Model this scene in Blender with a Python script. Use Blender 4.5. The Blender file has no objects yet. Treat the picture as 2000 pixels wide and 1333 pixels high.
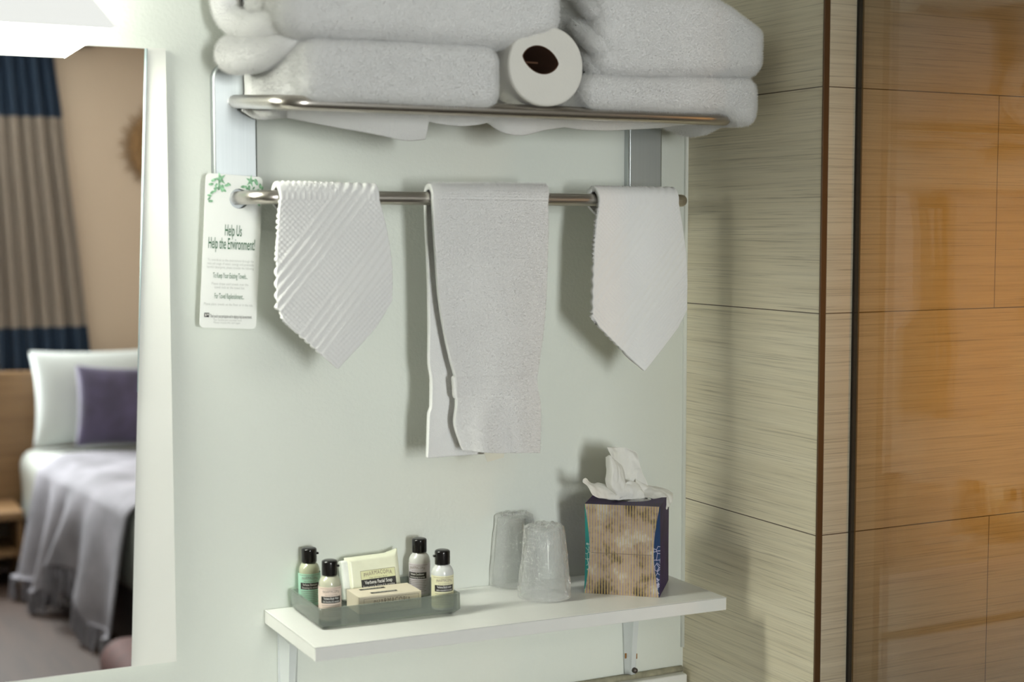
import bpy, bmesh, math, random
import numpy as np
from mathutils import Vector, Matrix
rng = np.random.RandomState(7)
random.seed(7)
SC = bpy.context.scene
COL = SC.collection

# ------------------------------------------------------------------ camera
W, H, FPX = 2000.0, 1333.0, 2920.0
_vx = np.array([5767.0, -227.5, FPX]); _vx /= np.linalg.norm(_vx)
_vd = np.array([-1487.0, -223.5, FPX]); _vd /= np.linalg.norm(_vd)
_vd = _vd - _vx * np.dot(_vx, _vd); _vd /= np.linalg.norm(_vd)
_vz = np.cross(_vx, _vd)
RM = np.stack([_vx, _vd, _vz], 1)            # camera(right, down, forward) = RM @ world
CAM = np.array([-1.2655, -1.9079, 1.6])
cd = bpy.data.cameras.new('camera'); cam = bpy.data.objects.new('camera', cd); COL.objects.link(cam)
cd.sensor_width = 36.0; cd.lens = 36.0 * FPX / W
cd.dof.use_dof = True; cd.dof.focus_distance = 2.16; cd.dof.aperture_fstop = 3.4
_right, _down, _fwd = RM[0], RM[1], RM[2]
cam.matrix_world = Matrix((( _right[0], -_down[0], -_fwd[0], CAM[0]), (_right[1], -_down[1], -_fwd[1], CAM[1]),
                           (_right[2], -_down[2], -_fwd[2], CAM[2]), (0, 0, 0, 1)))
SC.camera = cam

def at(u, v, Y):
    """the point of the vertical plane at depth Y that stands where the photograph shows it"""
    r = RM.T @ np.array([u - W / 2, v - H / 2, FPX]); t = (Y - CAM[1]) / r[1]
    return CAM + t * r
def atz(u, v, Z):
    r = RM.T @ np.array([u - W / 2, v - H / 2, FPX]); t = (Z - CAM[2]) / r[2]
    return CAM + t * r
MYAW = math.radians(0.8); MN = np.array([-math.sin(MYAW), -math.cos(MYAW), 0.0]); MO = at(284, 95, -0.016)
def onmir(u, v):
    """a point of the mirror plane (the mirror is turned a little off the wall)"""
    r = RM.T @ np.array([u - W / 2, v - H / 2, FPX]); return CAM + np.dot(MO - CAM, MN) / np.dot(r, MN) * r
def room(u, v, Y):
    """a point of the bedroom (at depth Y) that the wall mirror shows"""
    r = RM.T @ np.array([u - W / 2, v - H / 2, FPX]); p = onmir(u, v); d = r - 2 * np.dot(r, MN) * MN
    return p + (Y - p[1]) / d[1] * d

# ------------------------------------------------------------------ light, exposure
SC.view_settings.view_transform = 'Standard'; SC.view_settings.look = 'None'
SC.view_settings.gamma = 1.0; SC.view_settings.use_curve_mapping = False
SC.view_settings.exposure = 0.20
SC.cycles.use_denoising = True
SC.cycles.max_bounces = 14; SC.cycles.diffuse_bounces = 5; SC.cycles.glossy_bounces = 6
SC.cycles.transmission_bounces = 12; SC.cycles.transparent_max_bounces = 24
SC.cycles.caustics_reflective = False; SC.cycles.caustics_refractive = False
SC.cycles.sample_clamp_indirect = 4.0
wd = bpy.data.worlds.new('world'); SC.world = wd; wd.use_nodes = True
wd.node_tree.nodes['Background'].inputs[0].default_value = (0.75, 0.85, 1.0, 1)
wd.node_tree.nodes['Background'].inputs[1].default_value = 0.3

def area(name, loc, aim, sx, sy, power, color, spread=None):
    l = bpy.data.lights.new(name, 'AREA'); l.shape = 'RECTANGLE'; l.size = sx; l.size_y = sy
    l.energy = power; l.color = color
    if spread: l.spread = spread
    o = bpy.data.objects.new(name, l); COL.objects.link(o); o.location = loc
    o.rotation_euler = (Vector(aim) - Vector(loc)).to_track_quat('-Z', 'Y').to_euler()
    return o
VANITY_STRENGTH = 28.0
# daylight through the bedroom window
area('daylight', (-0.735, -5.365, 1.55), (-0.5, 0, 1.5), 0.50, 1.40, 113.0, (0.955, 1.0, 0.985))
# bedroom ceiling lamp
area('bedroom_light', (-0.5, -3.6, 2.46), (-0.4, -3.9, 0), 0.5, 0.5, 16.0, (1.0, 0.96, 0.88))
# warm lamp of the shower
area('shower_light', (0.75, -1.10, 1.45), (0.34, -0.32, 1.42), 0.12, 0.75, 0.40, (1.0, 0.43, 0.05), 0.85)

# ------------------------------------------------------------------ materials
def new_mat(name):
    m = bpy.data.materials.new(name); m.use_nodes = True
    nt = m.node_tree; b = nt.nodes['Principled BSDF']; return m, nt, b
def N(nt, t, **kw):
    n = nt.nodes.new(t)
    for k, v in kw.items(): setattr(n, k, v)
    return n
def ramp(nt, fac, stops):
    r = N(nt, 'ShaderNodeValToRGB'); e = r.color_ramp.elements
    while len(e) < len(stops): e.new(0.5)
    for i, (p, c) in enumerate(stops): e[i].position = p; e[i].color = (*c, 1)
    nt.links.new(fac, r.inputs[0]); return r.outputs[0]
def coords(nt, scale=(1, 1, 1), kind='Object', rot=(0, 0, 0)):
    tc = N(nt, 'ShaderNodeTexCoord'); mp = N(nt, 'ShaderNodeMapping'); mp.inputs['Scale'].default_value = scale
    mp.inputs['Rotation'].default_value = rot
    nt.links.new(tc.outputs[kind], mp.inputs[0]); return mp.outputs[0]
def noise(nt, vec, scale, detail=3, rough=0.5):
    n = N(nt, 'ShaderNodeTexNoise'); n.inputs['Scale'].default_value = scale; n.inputs['Detail'].default_value = detail
    n.inputs['Roughness'].default_value = rough; nt.links.new(vec, n.inputs['Vector']); return n.outputs['Fac']
def bump(nt, b, h, strength, dist):
    n = N(nt, 'ShaderNodeBump'); n.inputs['Strength'].default_value = strength; n.inputs['Distance'].default_value = dist
    nt.links.new(h, n.inputs['Height']); nt.links.new(n.outputs[0], b.inputs['Normal']); return n
def plain(name, col, rough=0.5, metal=0.0, var=0.0, vscale=30, bmp=0.0, bscale=200, spec=None, sheen=0.0, kind='Object'):
    m, nt, b = new_mat(name)
    b.inputs['Base Color'].default_value = (*col, 1); b.inputs['Roughness'].default_value = rough; b.inputs['Metallic'].default_value = metal
    if spec is not None: b.inputs['Specular IOR Level'].default_value = spec
    if sheen: b.inputs['Sheen Weight'].default_value = sheen; b.inputs['Sheen Roughness'].default_value = 0.5
    v = coords(nt, kind=kind)
    f = noise(nt, v, vscale, 4)
    c0 = tuple(max(0, c * (1 - var)) for c in col); c1 = tuple(min(1, c * (1 + var)) for c in col)
    nt.links.new(ramp(nt, f, [(0.3, c0), (0.7, c1)]), b.inputs['Base Color'])
    if bmp: bump(nt, b, noise(nt, v, bscale, 3), bmp, 0.002)
    return m
def math_(nt, op, a, b=None, c=None):
    n = N(nt, 'ShaderNodeMath', operation=op)
    for i, x in enumerate((a, b, c)):
        if x is None: continue
        if isinstance(x, (int, float)): n.inputs[i].default_value = x
        else: nt.links.new(x, n.inputs[i])
    return n.outputs[0]
def mixc(nt, fac, a, b):
    n = N(nt, 'ShaderNodeMix', data_type='RGBA')
    for i, x in ((0, fac), (6, a), (7, b)):
        if isinstance(x, (int, float)): n.inputs[i].default_value = x
        elif isinstance(x, tuple): n.inputs[i].default_value = (*x, 1)
        else: nt.links.new(x, n.inputs[i])
    return n.outputs[2]

M = {}
M['wall'] = plain('white_paint', (0.73, 0.76, 0.705), 0.55, var=0.012, vscale=3, bmp=0.22, bscale=190)
M['tan_wall'] = plain('tan_paint', (0.47, 0.36, 0.27), 0.7, var=0.02, vscale=2)
M['ceiling'] = plain('ceiling_paint', (0.78, 0.77, 0.73), 0.7)
M['board'] = plain('white_board', (0.80, 0.80, 0.75), 0.45, var=0.015, vscale=12)
M['shelf'] = plain('white_melamine', (0.82, 0.82, 0.79), 0.32, var=0.01, vscale=40, bmp=0.04, bscale=500)
M['bracket'] = plain('white_enamelled_steel', (0.66, 0.69, 0.69), 0.35, var=0.02)
M['rust'] = plain('rust', (0.30, 0.13, 0.03), 0.8)
M['screw'] = plain('dark_screw', (0.10, 0.085, 0.075), 0.4, 0.7)
M['caulk'] = plain('caulk', (0.80, 0.82, 0.76), 0.5)
M['grime'] = plain('grimy_joint', (0.40, 0.38, 0.28), 0.8, var=0.3, vscale=60)
M['trim'] = plain('bronze_edge_trim', (0.105, 0.052, 0.018), 0.5, 0.3, var=0.05)
M['seal'] = plain('dark_seal', (0.045, 0.042, 0.036), 0.9, spec=0.1)
M['channel'] = plain('bronze_channel', (0.20, 0.13, 0.06), 0.9, 0.0, spec=0.1)
M['black_cap'] = plain('black_glossy_plastic', (0.010, 0.009, 0.009), 0.16)
M['navy'] = plain('navy_cloth', (0.012, 0.022, 0.05), 0.8, var=0.1, vscale=200)
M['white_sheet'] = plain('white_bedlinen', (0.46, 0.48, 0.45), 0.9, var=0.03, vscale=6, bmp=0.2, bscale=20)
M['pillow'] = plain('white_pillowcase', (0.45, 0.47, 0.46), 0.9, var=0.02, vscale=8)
M['skirt'] = plain('grey_bed_skirt', (0.10, 0.085, 0.09), 0.9, var=0.1, vscale=30)
M['rattan'] = plain('brown_rattan', (0.24, 0.135, 0.055), 0.7, var=0.3, vscale=60)
M['red'] = plain('dark_red_leather', (0.07, 0.012, 0.007), 0.8, var=0.2, vscale=20)
M['cardboard'] = plain('brown_cardboard_core', (0.10, 0.045, 0.022), 0.9, var=0.1)
M['paper'] = plain('toilet_tissue', (0.85, 0.83, 0.77), 0.95, var=0.01, bmp=0.25, bscale=420)
M['tissue'] = plain('facial_tissue', (0.95, 0.94, 0.90), 0.9, var=0.01)
def _thin(m, share):
    nt = m.node_tree; b = nt.nodes['Principled BSDF']; t = N(nt, 'ShaderNodeBsdfTranslucent'); t.inputs[0].default_value = (0.93, 0.92, 0.88, 1)
    x = N(nt, 'ShaderNodeMixShader'); x.inputs[0].default_value = share
    nt.links.new(b.outputs[0], x.inputs[1]); nt.links.new(t.outputs[0], x.inputs[2]); nt.links.new(x.outputs[0], nt.nodes['Material Output'].inputs[0])
_thin(M['tissue'], 0.22)
M['card'] = plain('coated_card', (0.86, 0.87, 0.84), 0.45, var=0.01)
M['green_ink'] = plain('dark_green_ink', (0.015, 0.11, 0.035), 0.6)
M['grey_ink'] = plain('pale_grey_ink', (0.52, 0.53, 0.50), 0.6)
M['black_ink'] = plain('black_ink', (0.02, 0.017, 0.015), 0.5)
M['white_ink'] = plain('white_ink', (0.80, 0.78, 0.74), 0.5)
M['brown_ink'] = plain('brown_ink', (0.22, 0.17, 0.13), 0.6)
M['leaf'] = plain('leaf_print', (0.25, 0.48, 0.29), 0.6, var=0.55, vscale=260)
M['tag'] = plain('towel_tag', (0.75, 0.73, 0.62), 0.6)

def tile_mat():
    m, nt, b = new_mat('beige_linear_stone_tile')
    tc = N(nt, 'ShaderNodeTexCoord'); sp = N(nt, 'ShaderNodeSeparateXYZ'); nt.links.new(tc.outputs['Object'], sp.inputs[0])
    h = math_(nt, 'SUBTRACT', sp.outputs[0], sp.outputs[1])      # runs along both faces of the corner
    z = sp.outputs[2]
    def streak(hs, zs, seed, det):
        cb = N(nt, 'ShaderNodeCombineXYZ')
        nt.links.new(math_(nt, 'MULTIPLY', h, hs), cb.inputs[0]); nt.links.new(math_(nt, 'MULTIPLY', z, zs), cb.inputs[1])
        cb.inputs[2].default_value = seed
        return noise(nt, cb.outputs[0], 1.0, det, 0.62)
    s1 = streak(6.0, 560.0, 1.3, 3); s2 = streak(1.6, 60.0, 7.7, 3); s3 = streak(5.0, 250.0, 3.1, 3)
    base = ramp(nt, s2, [(0.3, (0.745, 0.67, 0.50)), (0.7, (0.83, 0.76, 0.59))])
    k = ramp(nt, s1, [(0.28, (0.55, 0.53, 0.50)), (0.42, (0.88, 0.88, 0.87)), (0.6, (1, 1, 1))])
    mm = N(nt, 'ShaderNodeMix', data_type='RGBA', blend_type='MULTIPLY'); mm.inputs[0].default_value = 0.9
    nt.links.new(base, mm.inputs[6]); nt.links.new(k, mm.inputs[7])
    k3 = ramp(nt, s3, [(0.27, (0.5, 0.46, 0.42)), (0.38, (1, 1, 1))])
    m3 = N(nt, 'ShaderNodeMix', data_type='RGBA', blend_type='MULTIPLY'); m3.inputs[0].default_value = 0.7
    nt.links.new(mm.outputs[2], m3.inputs[6]); nt.links.new(k3, m3.inputs[7])
    # joints: courses of 0.30 m, 0.60 m long, half bond
    zz = math_(nt, 'DIVIDE', math_(nt, 'SUBTRACT', z, 0.8835 - 0.6), 0.3)
    row = math_(nt, 'FLOOR', zz); fz = math_(nt, 'MULTIPLY', math_(nt, 'FRACT', zz), 0.3)
    j1 = math_(nt, 'LESS_THAN', math_(nt, 'MINIMUM', fz, math_(nt, 'SUBTRACT', 0.3, fz)), 0.0007)
    odd = math_(nt, 'MULTIPLY', math_(nt, 'MODULO', row, 2.0), 0.3)
    fh = math_(nt, 'MULTIPLY', math_(nt, 'FRACT', math_(nt, 'DIVIDE', math_(nt, 'ADD', math_(nt, 'SUBTRACT', h, 0.311 + 0.3213), math_(nt, 'ADD', odd, 6.0)), 0.6)), 0.6)
    j2 = math_(nt, 'LESS_THAN', math_(nt, 'MINIMUM', fh, math_(nt, 'SUBTRACT', 0.6, fh)), 0.0006)
    j2 = math_(nt, 'MULTIPLY', j2, math_(nt, 'GREATER_THAN', h, 0.335))
    j = math_(nt, 'MAXIMUM', j1, j2)
    col = mixc(nt, j, m3.outputs[2], (0.085, 0.06, 0.035))
    nt.links.new(col, b.inputs['Base Color']); b.inputs['Roughness'].default_value = 0.42
    bp = bump(nt, b, s1, 0.12, 0.001)
    return m
M['tile'] = tile_mat()

def wood_mat(name, c0, c1, scale=(2, 40, 40), rough=0.45):
    m, nt, b = new_mat(name); v = coords(nt, scale)
    nt.links.new(ramp(nt, noise(nt, v, 1.0, 5, 0.6), [(0.3, c0), (0.7, c1)]), b.inputs['Base Color']); b.inputs['Roughness'].default_value = rough
    return m
M['oak'] = wood_mat('honey_oak', (0.15, 0.080, 0.034), (0.22, 0.125, 0.055))
M['floor'] = wood_mat('dark_wood_floor', (0.026, 0.013, 0.009), (0.05, 0.025, 0.016), (30, 2, 2), 0.75)

def steel_mat():
    m, nt, b = new_mat('satin_stainless_steel')
    v = coords(nt, (900, 900, 6)); f = noise(nt, v, 1.0, 2)
    nt.links.new(ramp(nt, f, [(0.3, (0.50, 0.53, 0.54)), (0.7, (0.53, 0.56, 0.57))]), b.inputs['Base Color'])
    b.inputs['Metallic'].default_value = 1.0; b.inputs['Roughness'].default_value = 0.40
    return m
M['steel'] = steel_mat()
def tube_mat():
    m, nt, b = new_mat('polished_steel_tube')
    v = coords(nt, (4, 600, 600)); f = noise(nt, v, 1.0, 2)
    nt.links.new(ramp(nt, f, [(0.3, (0.56, 0.52, 0.47)), (0.7, (0.66, 0.62, 0.57))]), b.inputs['Base Color'])
    b.inputs['Metallic'].default_value = 1.0; b.inputs['Roughness'].default_value = 0.30
    return m
M['tube'] = tube_mat()
def mirror_mat():
    m, nt, b = new_mat('silvered_glass')
    b.inputs['Metallic'].default_value = 1.0; b.inputs['Roughness'].default_value = 0.0
    nt.links.new(ramp(nt, noise(nt, coords(nt), 2.0, 2), [(0.0, (0.86, 0.88, 0.88)), (1.0, (0.88, 0.89, 0.89))]), b.inputs['Base Color'])
    return m
M['mirror'] = mirror_mat()
M['glass_edge'] = plain('pale_glass_edge', (0.55, 0.66, 0.68), 0.15, spec=0.8)
M['mirror_edge'] = plain('dark_mirror_edge', (0.12, 0.12, 0.10), 0.5)

def terry_mat(name, col, bs=0.6, scale=620):
    m, nt, b = new_mat(name)
    v = coords(nt)
    f1 = noise(nt, v, scale, 2, 0.7); f2 = noise(nt, v, 14, 3)
    c0 = tuple(c * 0.97 for c in col)
    nt.links.new(ramp(nt, f2, [(0.3, c0), (0.7, col)]), b.inputs['Base Color'])
    b.inputs['Roughness'].default_value = 1.0; b.inputs['Specular IOR Level'].default_value = 0.1
    b.inputs['Sheen Weight'].default_value = 0.25; b.inputs['Sheen Roughness'].default_value = 0.6
    bump(nt, b, f1, bs, 0.0025)
    return m
M['terry'] = terry_mat('white_terry', (0.95, 0.945, 0.935))
M['waffle'] = terry_mat('white_waffle_cotton', (0.95, 0.945, 0.935), 0.35, 800)

def glassy(name, tint, gloss=1.0, rough=0.02, diff=0.0, dcol=(0.8, 0.8, 0.8), ior=1.5, crinkle=0):
    """thin clear sheet: transparent and fresnel gloss, with an optional milky share"""
    m, nt, b = new_mat(name); nt.nodes.remove(b)
    out = nt.nodes['Material Output']
    tr = N(nt, 'ShaderNodeBsdfTransparent'); tr.inputs[0].default_value = (*tint, 1)
    gl = N(nt, 'ShaderNodeBsdfGlossy'); gl.inputs['Roughness'].default_value = rough; gl.inputs[0].default_value = (1, 1, 1, 1)
    if crinkle:
        bn = N(nt, 'ShaderNodeBump'); bn.inputs['Strength'].default_value = 0.9; bn.inputs['Distance'].default_value = 0.008
        rf = noise(nt, coords(nt, (1, 1, 0.45)), crinkle, 3, 0.6)
        nt.links.new(math_(nt, 'ABSOLUTE', math_(nt, 'SUBTRACT', rf, 0.5)), bn.inputs['Height']); nt.links.new(bn.outputs[0], gl.inputs['Normal'])
    lw = N(nt, 'ShaderNodeLayerWeight'); lw.inputs[0].default_value = 0.5
    f0 = ((ior-1)/(ior+1))**2
    fr = math_(nt, 'ADD', math_(nt, 'MULTIPLY', math_(nt, 'POWER', lw.outputs['Facing'], 5.0), 1-f0), f0)
    mx = N(nt, 'ShaderNodeMixShader')
    nt.links.new(math_(nt, 'MULTIPLY', fr, gloss), mx.inputs[0]); nt.links.new(tr.outputs[0], mx.inputs[1]); nt.links.new(gl.outputs[0], mx.inputs[2])
    last = mx.outputs[0]
    if diff:
        df = N(nt, 'ShaderNodeBsdfDiffuse'); df.inputs[0].default_value = (*dcol, 1)
        tl = N(nt, 'ShaderNodeBsdfTranslucent'); tl.inputs[0].default_value = (*dcol, 1)
        ad = N(nt, 'ShaderNodeMixShader'); ad.inputs[0].default_value = 0.45
        nt.links.new(df.outputs[0], ad.inputs[1]); nt.links.new(tl.outputs[0], ad.inputs[2])
        m2 = N(nt, 'ShaderNodeMixShader'); m2.inputs[0].default_value = diff
        nt.links.new(last, m2.inputs[1]); nt.links.new(ad.outputs[0], m2.inputs[2]); last = m2.outputs[0]
    nt.links.new(last, out.inputs[0]); return m
M['glass'] = glassy('clear_shower_glass', (0.97, 0.965, 0.94), 1.15, 0.0)
M['pane'] = glassy('window_glass', (0.97, 0.98, 0.98), 1.0, 0.0)
M['cup'] = glassy('clear_cup_plastic', (0.96, 0.97, 0.97), 1.0, 0.06, 0.14, (0.9, 0.9, 0.9))
M['wrap'] = glassy('crinkled_clear_film', (0.97, 0.975, 0.975), 3.2, 0.15, 0.17, (0.95, 0.95, 0.94), crinkle=260)
M['film'] = glassy('shiny_clear_film', (0.95, 0.95, 0.95), 1.6, 0.05)
M['tray'] = glassy('frosted_grey_acrylic', (0.69, 0.70, 0.67), 1.2, 0.10, 0.30, (0.44, 0.49, 0.46))
M['bottle'] = glassy('clear_bottle_plastic', (0.93, 0.94, 0.90), 1.0, 0.05)

def emis(name, col, strength, base=(0.9, 0.9, 0.88)):
    m, nt, b = new_mat(name); b.inputs['Base Color'].default_value = (*base, 1); b.inputs['Roughness'].default_value = 0.4
    nt.links.new(ramp(nt, noise(nt, coords(nt), 3, 1), [(0, tuple(0.99 * c for c in col)), (1, col)]), b.inputs['Emission Color'])
    b.inputs['Emission Strength'].default_value = strength; return m
M['shade'] = emis('lit_white_acrylic', (0.985, 1.0, 0.96), 0.60, (0.35, 0.35, 0.34))
M['lamp_end'] = emis('bright_lamp_end', (0.975, 1.0, 0.875), VANITY_STRENGTH * 0.18)
M['diffuser'] = emis('lit_white_diffuser', (0.975, 1.0, 0.875), VANITY_STRENGTH)

# ------------------------------------------------------------------ mesh helpers
ORG = {}
def mesh_obj(name, verts, faces, mats, parent=None, smooth=True, midx=None, autosmooth=None):
    verts = np.asarray(verts, float)
    if parent is not None: verts = verts - np.array(ORG[parent.name])
    me = bpy.data.meshes.new(name)
    me.from_pydata(verts.tolist(), [], [list(map(int, f)) for f in faces])
    for m in (mats if isinstance(mats, (list, tuple)) else [mats]): me.materials.append(m)
    if midx is not None: me.polygons.foreach_set('material_index', np.asarray(midx, dtype=np.int32))
    me.polygons.foreach_set('use_smooth', np.full(len(me.polygons), bool(smooth)))
    if autosmooth is not None: me.set_sharp_from_angle(angle=math.radians(autosmooth))
    me.update()
    o = bpy.data.objects.new(name, me); COL.objects.link(o)
    if parent is not None: o.parent = parent
    ORG[o.name] = ORG[parent.name] if parent is not None else (0, 0, 0)
    return o
def tag(o, label=None, cat=None, group=None, kind=None):
    if label: o['label'] = label
    if cat: o['category'] = cat
    if group: o['group'] = group
    if kind: o['kind'] = kind
    return o
def thing(name, label, cat, loc, group=None):
    o = bpy.data.objects.new(name, None); COL.objects.link(o); o.location = loc; o.empty_display_size = 0.02
    ORG[o.name] = tuple(loc); return tag(o, label, cat, group)

class MB:
    def __init__(s): s.v = []; s.f = []; s.m = []
    def add(s, v, f, mi=0):
        k = len(s.v); s.v += [list(map(float, x)) for x in v]; s.f += [[i + k for i in q] for q in f]; s.m += [mi] * len(f); return s
    def box(s, a, b, mi=0, bev=0.0):
        x0, y0, z0 = np.minimum(a, b); x1, y1, z1 = np.maximum(a, b)
        if bev <= 0:
            v = [(x0,y0,z0),(x1,y0,z0),(x1,y1,z0),(x0,y1,z0),(x0,y0,z1),(x1,y0,z1),(x1,y1,z1),(x0,y1,z1)]
            return s.add(v, [(3,2,1,0),(4,5,6,7),(0,1,5,4),(1,2,6,5),(2,3,7,6),(3,0,4,7)], mi)
        bm = bmesh.new(); bmesh.ops.create_cube(bm, size=1.0)
        for q in bm.verts: q.co = Vector(((x0+x1)/2 + q.co.x*(x1-x0), (y0+y1)/2 + q.co.y*(y1-y0), (z0+z1)/2 + q.co.z*(z1-z0)))
        bmesh.ops.bevel(bm, geom=bm.edges[:], offset=bev, segments=3, profile=0.5, affect='EDGES')
        return s.bm(bm, mi)
    def bm(s, bm, mi=0):
        bm.verts.index_update(); v = [q.co[:] for q in bm.verts]; f = [[q.index for q in g.verts] for g in bm.faces]; bm.free(); return s.add(v, f, mi)
    def grid(s, P, mi=0, closeu=False):
        P = np.asarray(P); n, m = P.shape[:2]; f = []
        for i in range(n if closeu else n - 1):
            for j in range(m - 1):
                a = i*m + j; b = ((i+1) % n)*m + j; f.append((a, b, b+1, a+1))
        return s.add(P.reshape(-1, 3), f, mi)
    def lathe(s, prof, c=(0,0,0), n=48, mi=0, axis='z'):
        a = np.linspace(0, 2*np.pi, n, endpoint=False); P = np.zeros((n, len(prof), 3))
        for j, (r, z) in enumerate(prof):
            if axis == 'z': P[:, j] = np.stack([c[0]+r*np.cos(a), c[1]+r*np.sin(a), np.full(n, c[2]+z)], 1)
            else: P[:, j] = np.stack([c[0]+r*np.cos(a), np.full(n, c[1]+z), c[2]+r*np.sin(a)], 1)
        return s.grid(P, mi, True)
    def tube(s, pts, r, n=20, mi=0, cap=True, taper=None):
        pts = np.asarray(pts, float); k = len(pts); P = np.zeros((k, n, 3)); prev = None
        for i in range(k):
            t = pts[min(i+1, k-1)] - pts[max(i-1, 0)]; t /= np.linalg.norm(t)
            if prev is None:
                up = np.array([0, 0, 1.0]) if abs(t[2]) < 0.9 else np.array([1.0, 0, 0]); u = np.cross(t, up)
            else: u = prev - t*np.dot(prev, t)
            u /= np.linalg.norm(u); prev = u; w = np.cross(t, u)
            rr = r if taper is None else r*taper[i]
            a = np.linspace(0, 2*np.pi, n, endpoint=False)
            P[i] = pts[i] + rr*(np.outer(np.cos(a), u) + np.outer(np.sin(a), w))
        f = []
        for i in range(k-1):
            for j in range(n):
                a = i*n+j; b = i*n+(j+1) % n; f.append((a, b, b+n, a+n))
        if cap: f.append(tuple(range(n-1, -1, -1))); f.append(tuple(range((k-1)*n, k*n)))
        return s.add(P.reshape(-1, 3), f, mi)
    def obj(s, name, mats, parent=None, smooth=False, auto=None):
        return mesh_obj(name, s.v, s.f, mats, parent, smooth or auto is not None, s.m, auto)

def struct(name, mb, mats, smooth=False): return tag(mb.obj(name, mats, None, smooth), kind='structure')
def bevel_mod(o, w=0.002, seg=2):
    m = o.modifiers.new('bevel', 'BEVEL'); m.width = w; m.segments = seg; m.limit_method = 'ANGLE'; return o
def solid(o, t, off=0.0):
    m = o.modifiers.new('solidify', 'SOLIDIFY'); m.thickness = t; m.offset = off; return o
def subd(o, k=1):
    m = o.modifiers.new('subdivision', 'SUBSURF'); m.levels = k; m.render_levels = k; return o

def vnoise(P, scale, seed=0, octaves=3):
    """smooth value noise on points"""
    P = np.asarray(P, float) * scale; out = np.zeros(len(P)); amp = 1.0; tot = 0
    for o in range(octaves):
        Q = P * (2 ** o) + 17.3 * o + seed; i = np.floor(Q).astype(np.int64); f = Q - i; f = f*f*(3-2*f)
        def h(a, b, c):
            n = (a * 73856093) ^ (b * 19349663) ^ (c * 83492791); n = (n ^ (n >> 13)) * 1274126177; n = n & 0x7fffffff
            return (n % 100003) / 100003.0
        r = 0
        for dx in (0, 1):
            for dy in (0, 1):
                for dz in (0, 1):
                    w = (f[:, 0] if dx else 1-f[:, 0])*(f[:, 1] if dy else 1-f[:, 1])*(f[:, 2] if dz else 1-f[:, 2])
                    r = r + w*h(i[:, 0]+dx, i[:, 1]+dy, i[:, 2]+dz)
        out += amp*(r*2-1); tot += amp; amp *= 0.5
    return out/tot
def sstep(a, b, x):
    t = np.clip((x-a)/(b-a), 0, 1); return t*t*(3-2*t)

def polyinterp(pts, t):
    pts = np.asarray(pts, float); d = np.r_[0, np.cumsum(np.linalg.norm(np.diff(pts, axis=0), axis=1))]; d /= d[-1]
    return np.stack([np.interp(t, d, pts[:, k]) for k in range(pts.shape[1])], -1)
def smoothcurve(pts, t):
    """Catmull-Rom through points, by chord length"""
    pts = np.asarray(pts, float); d = np.r_[0, np.cumsum(np.linalg.norm(np.diff(pts, axis=0), axis=1))]; d /= d[-1]
    m = np.gradient(pts, d, axis=0) if len(pts) > 2 else np.repeat(((pts[-1]-pts[0]))[None], len(pts), 0)
    t = np.atleast_1d(t); i = np.clip(np.searchsorted(d, t, 'right')-1, 0, len(pts)-2); h = (d[i+1]-d[i])[:, None]; s = ((t-d[i])[:, None])/h
    return (2*s**3-3*s**2+1)*pts[i] + (s**3-2*s**2+s)*h*m[i] + (-2*s**3+3*s**2)*pts[i+1] + (s**3-s**2)*h*m[i+1]
def coons(top, bot, left, right, ns, nt, smooth=True):
    S = np.linspace(0, 1, ns); T = np.linspace(0, 1, nt); fn = smoothcurve if smooth else polyinterp
    c0, c1, d0, d1 = fn(top, S), fn(bot, S), smoothcurve(left, T), smoothcurve(right, T)
    s = S[:, None, None]; t = T[None, :, None]
    L = (1-t)*c0[:, None] + t*c1[:, None]; R = (1-s)*d0[None] + s*d1[None]
    B = (1-s)*(1-t)*c0[0] + s*(1-t)*c0[-1] + (1-s)*t*c1[0] + s*t*c1[-1]
    return L + R - B

# lettering: font outlines as flat meshes, 2-D points handed to a mapping onto the surface they are printed on
def glyphs(body, size, sx=1.0, align='CENTER', spacing=1.0, bold=0.0):
    cu = bpy.data.curves.new('lettering', 'FONT'); cu.body = body; cu.size = size; cu.align_x = align; cu.space_character = spacing
    cu.resolution_u = 3; cu.offset = bold
    o = bpy.data.objects.new('lettering', cu); COL.objects.link(o)
    dg = bpy.context.evaluated_depsgraph_get(); me = bpy.data.meshes.new_from_object(o.evaluated_get(dg))
    v = np.array([q.co[:2] for q in me.vertices]).reshape(-1, 2); f = [list(p.vertices) for p in me.polygons]
    bpy.data.objects.remove(o); bpy.data.curves.remove(cu); bpy.data.meshes.remove(me)
    if len(v): v[:, 0] *= sx
    return v, f
def rect2(x0, y0, x1, y1, n=1):
    xs = np.linspace(x0, x1, n+1); v = [(x, y0) for x in xs] + [(x, y1) for x in xs]
    return np.array(v), [[i, i+1, n+2+i, n+1+i] for i in range(n)]
def outline2(x0, y0, x1, y1, w, n=1):
    out = []
    for a in ((x0, y0, x1, y0+w), (x0, y1-w, x1, y1), (x0, y0, x0+w, y1), (x1-w, y0, x1, y1)): out.append(rect2(*a, n=n if a[2]-a[0] > w*1.5 else 1))
    return out
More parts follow.
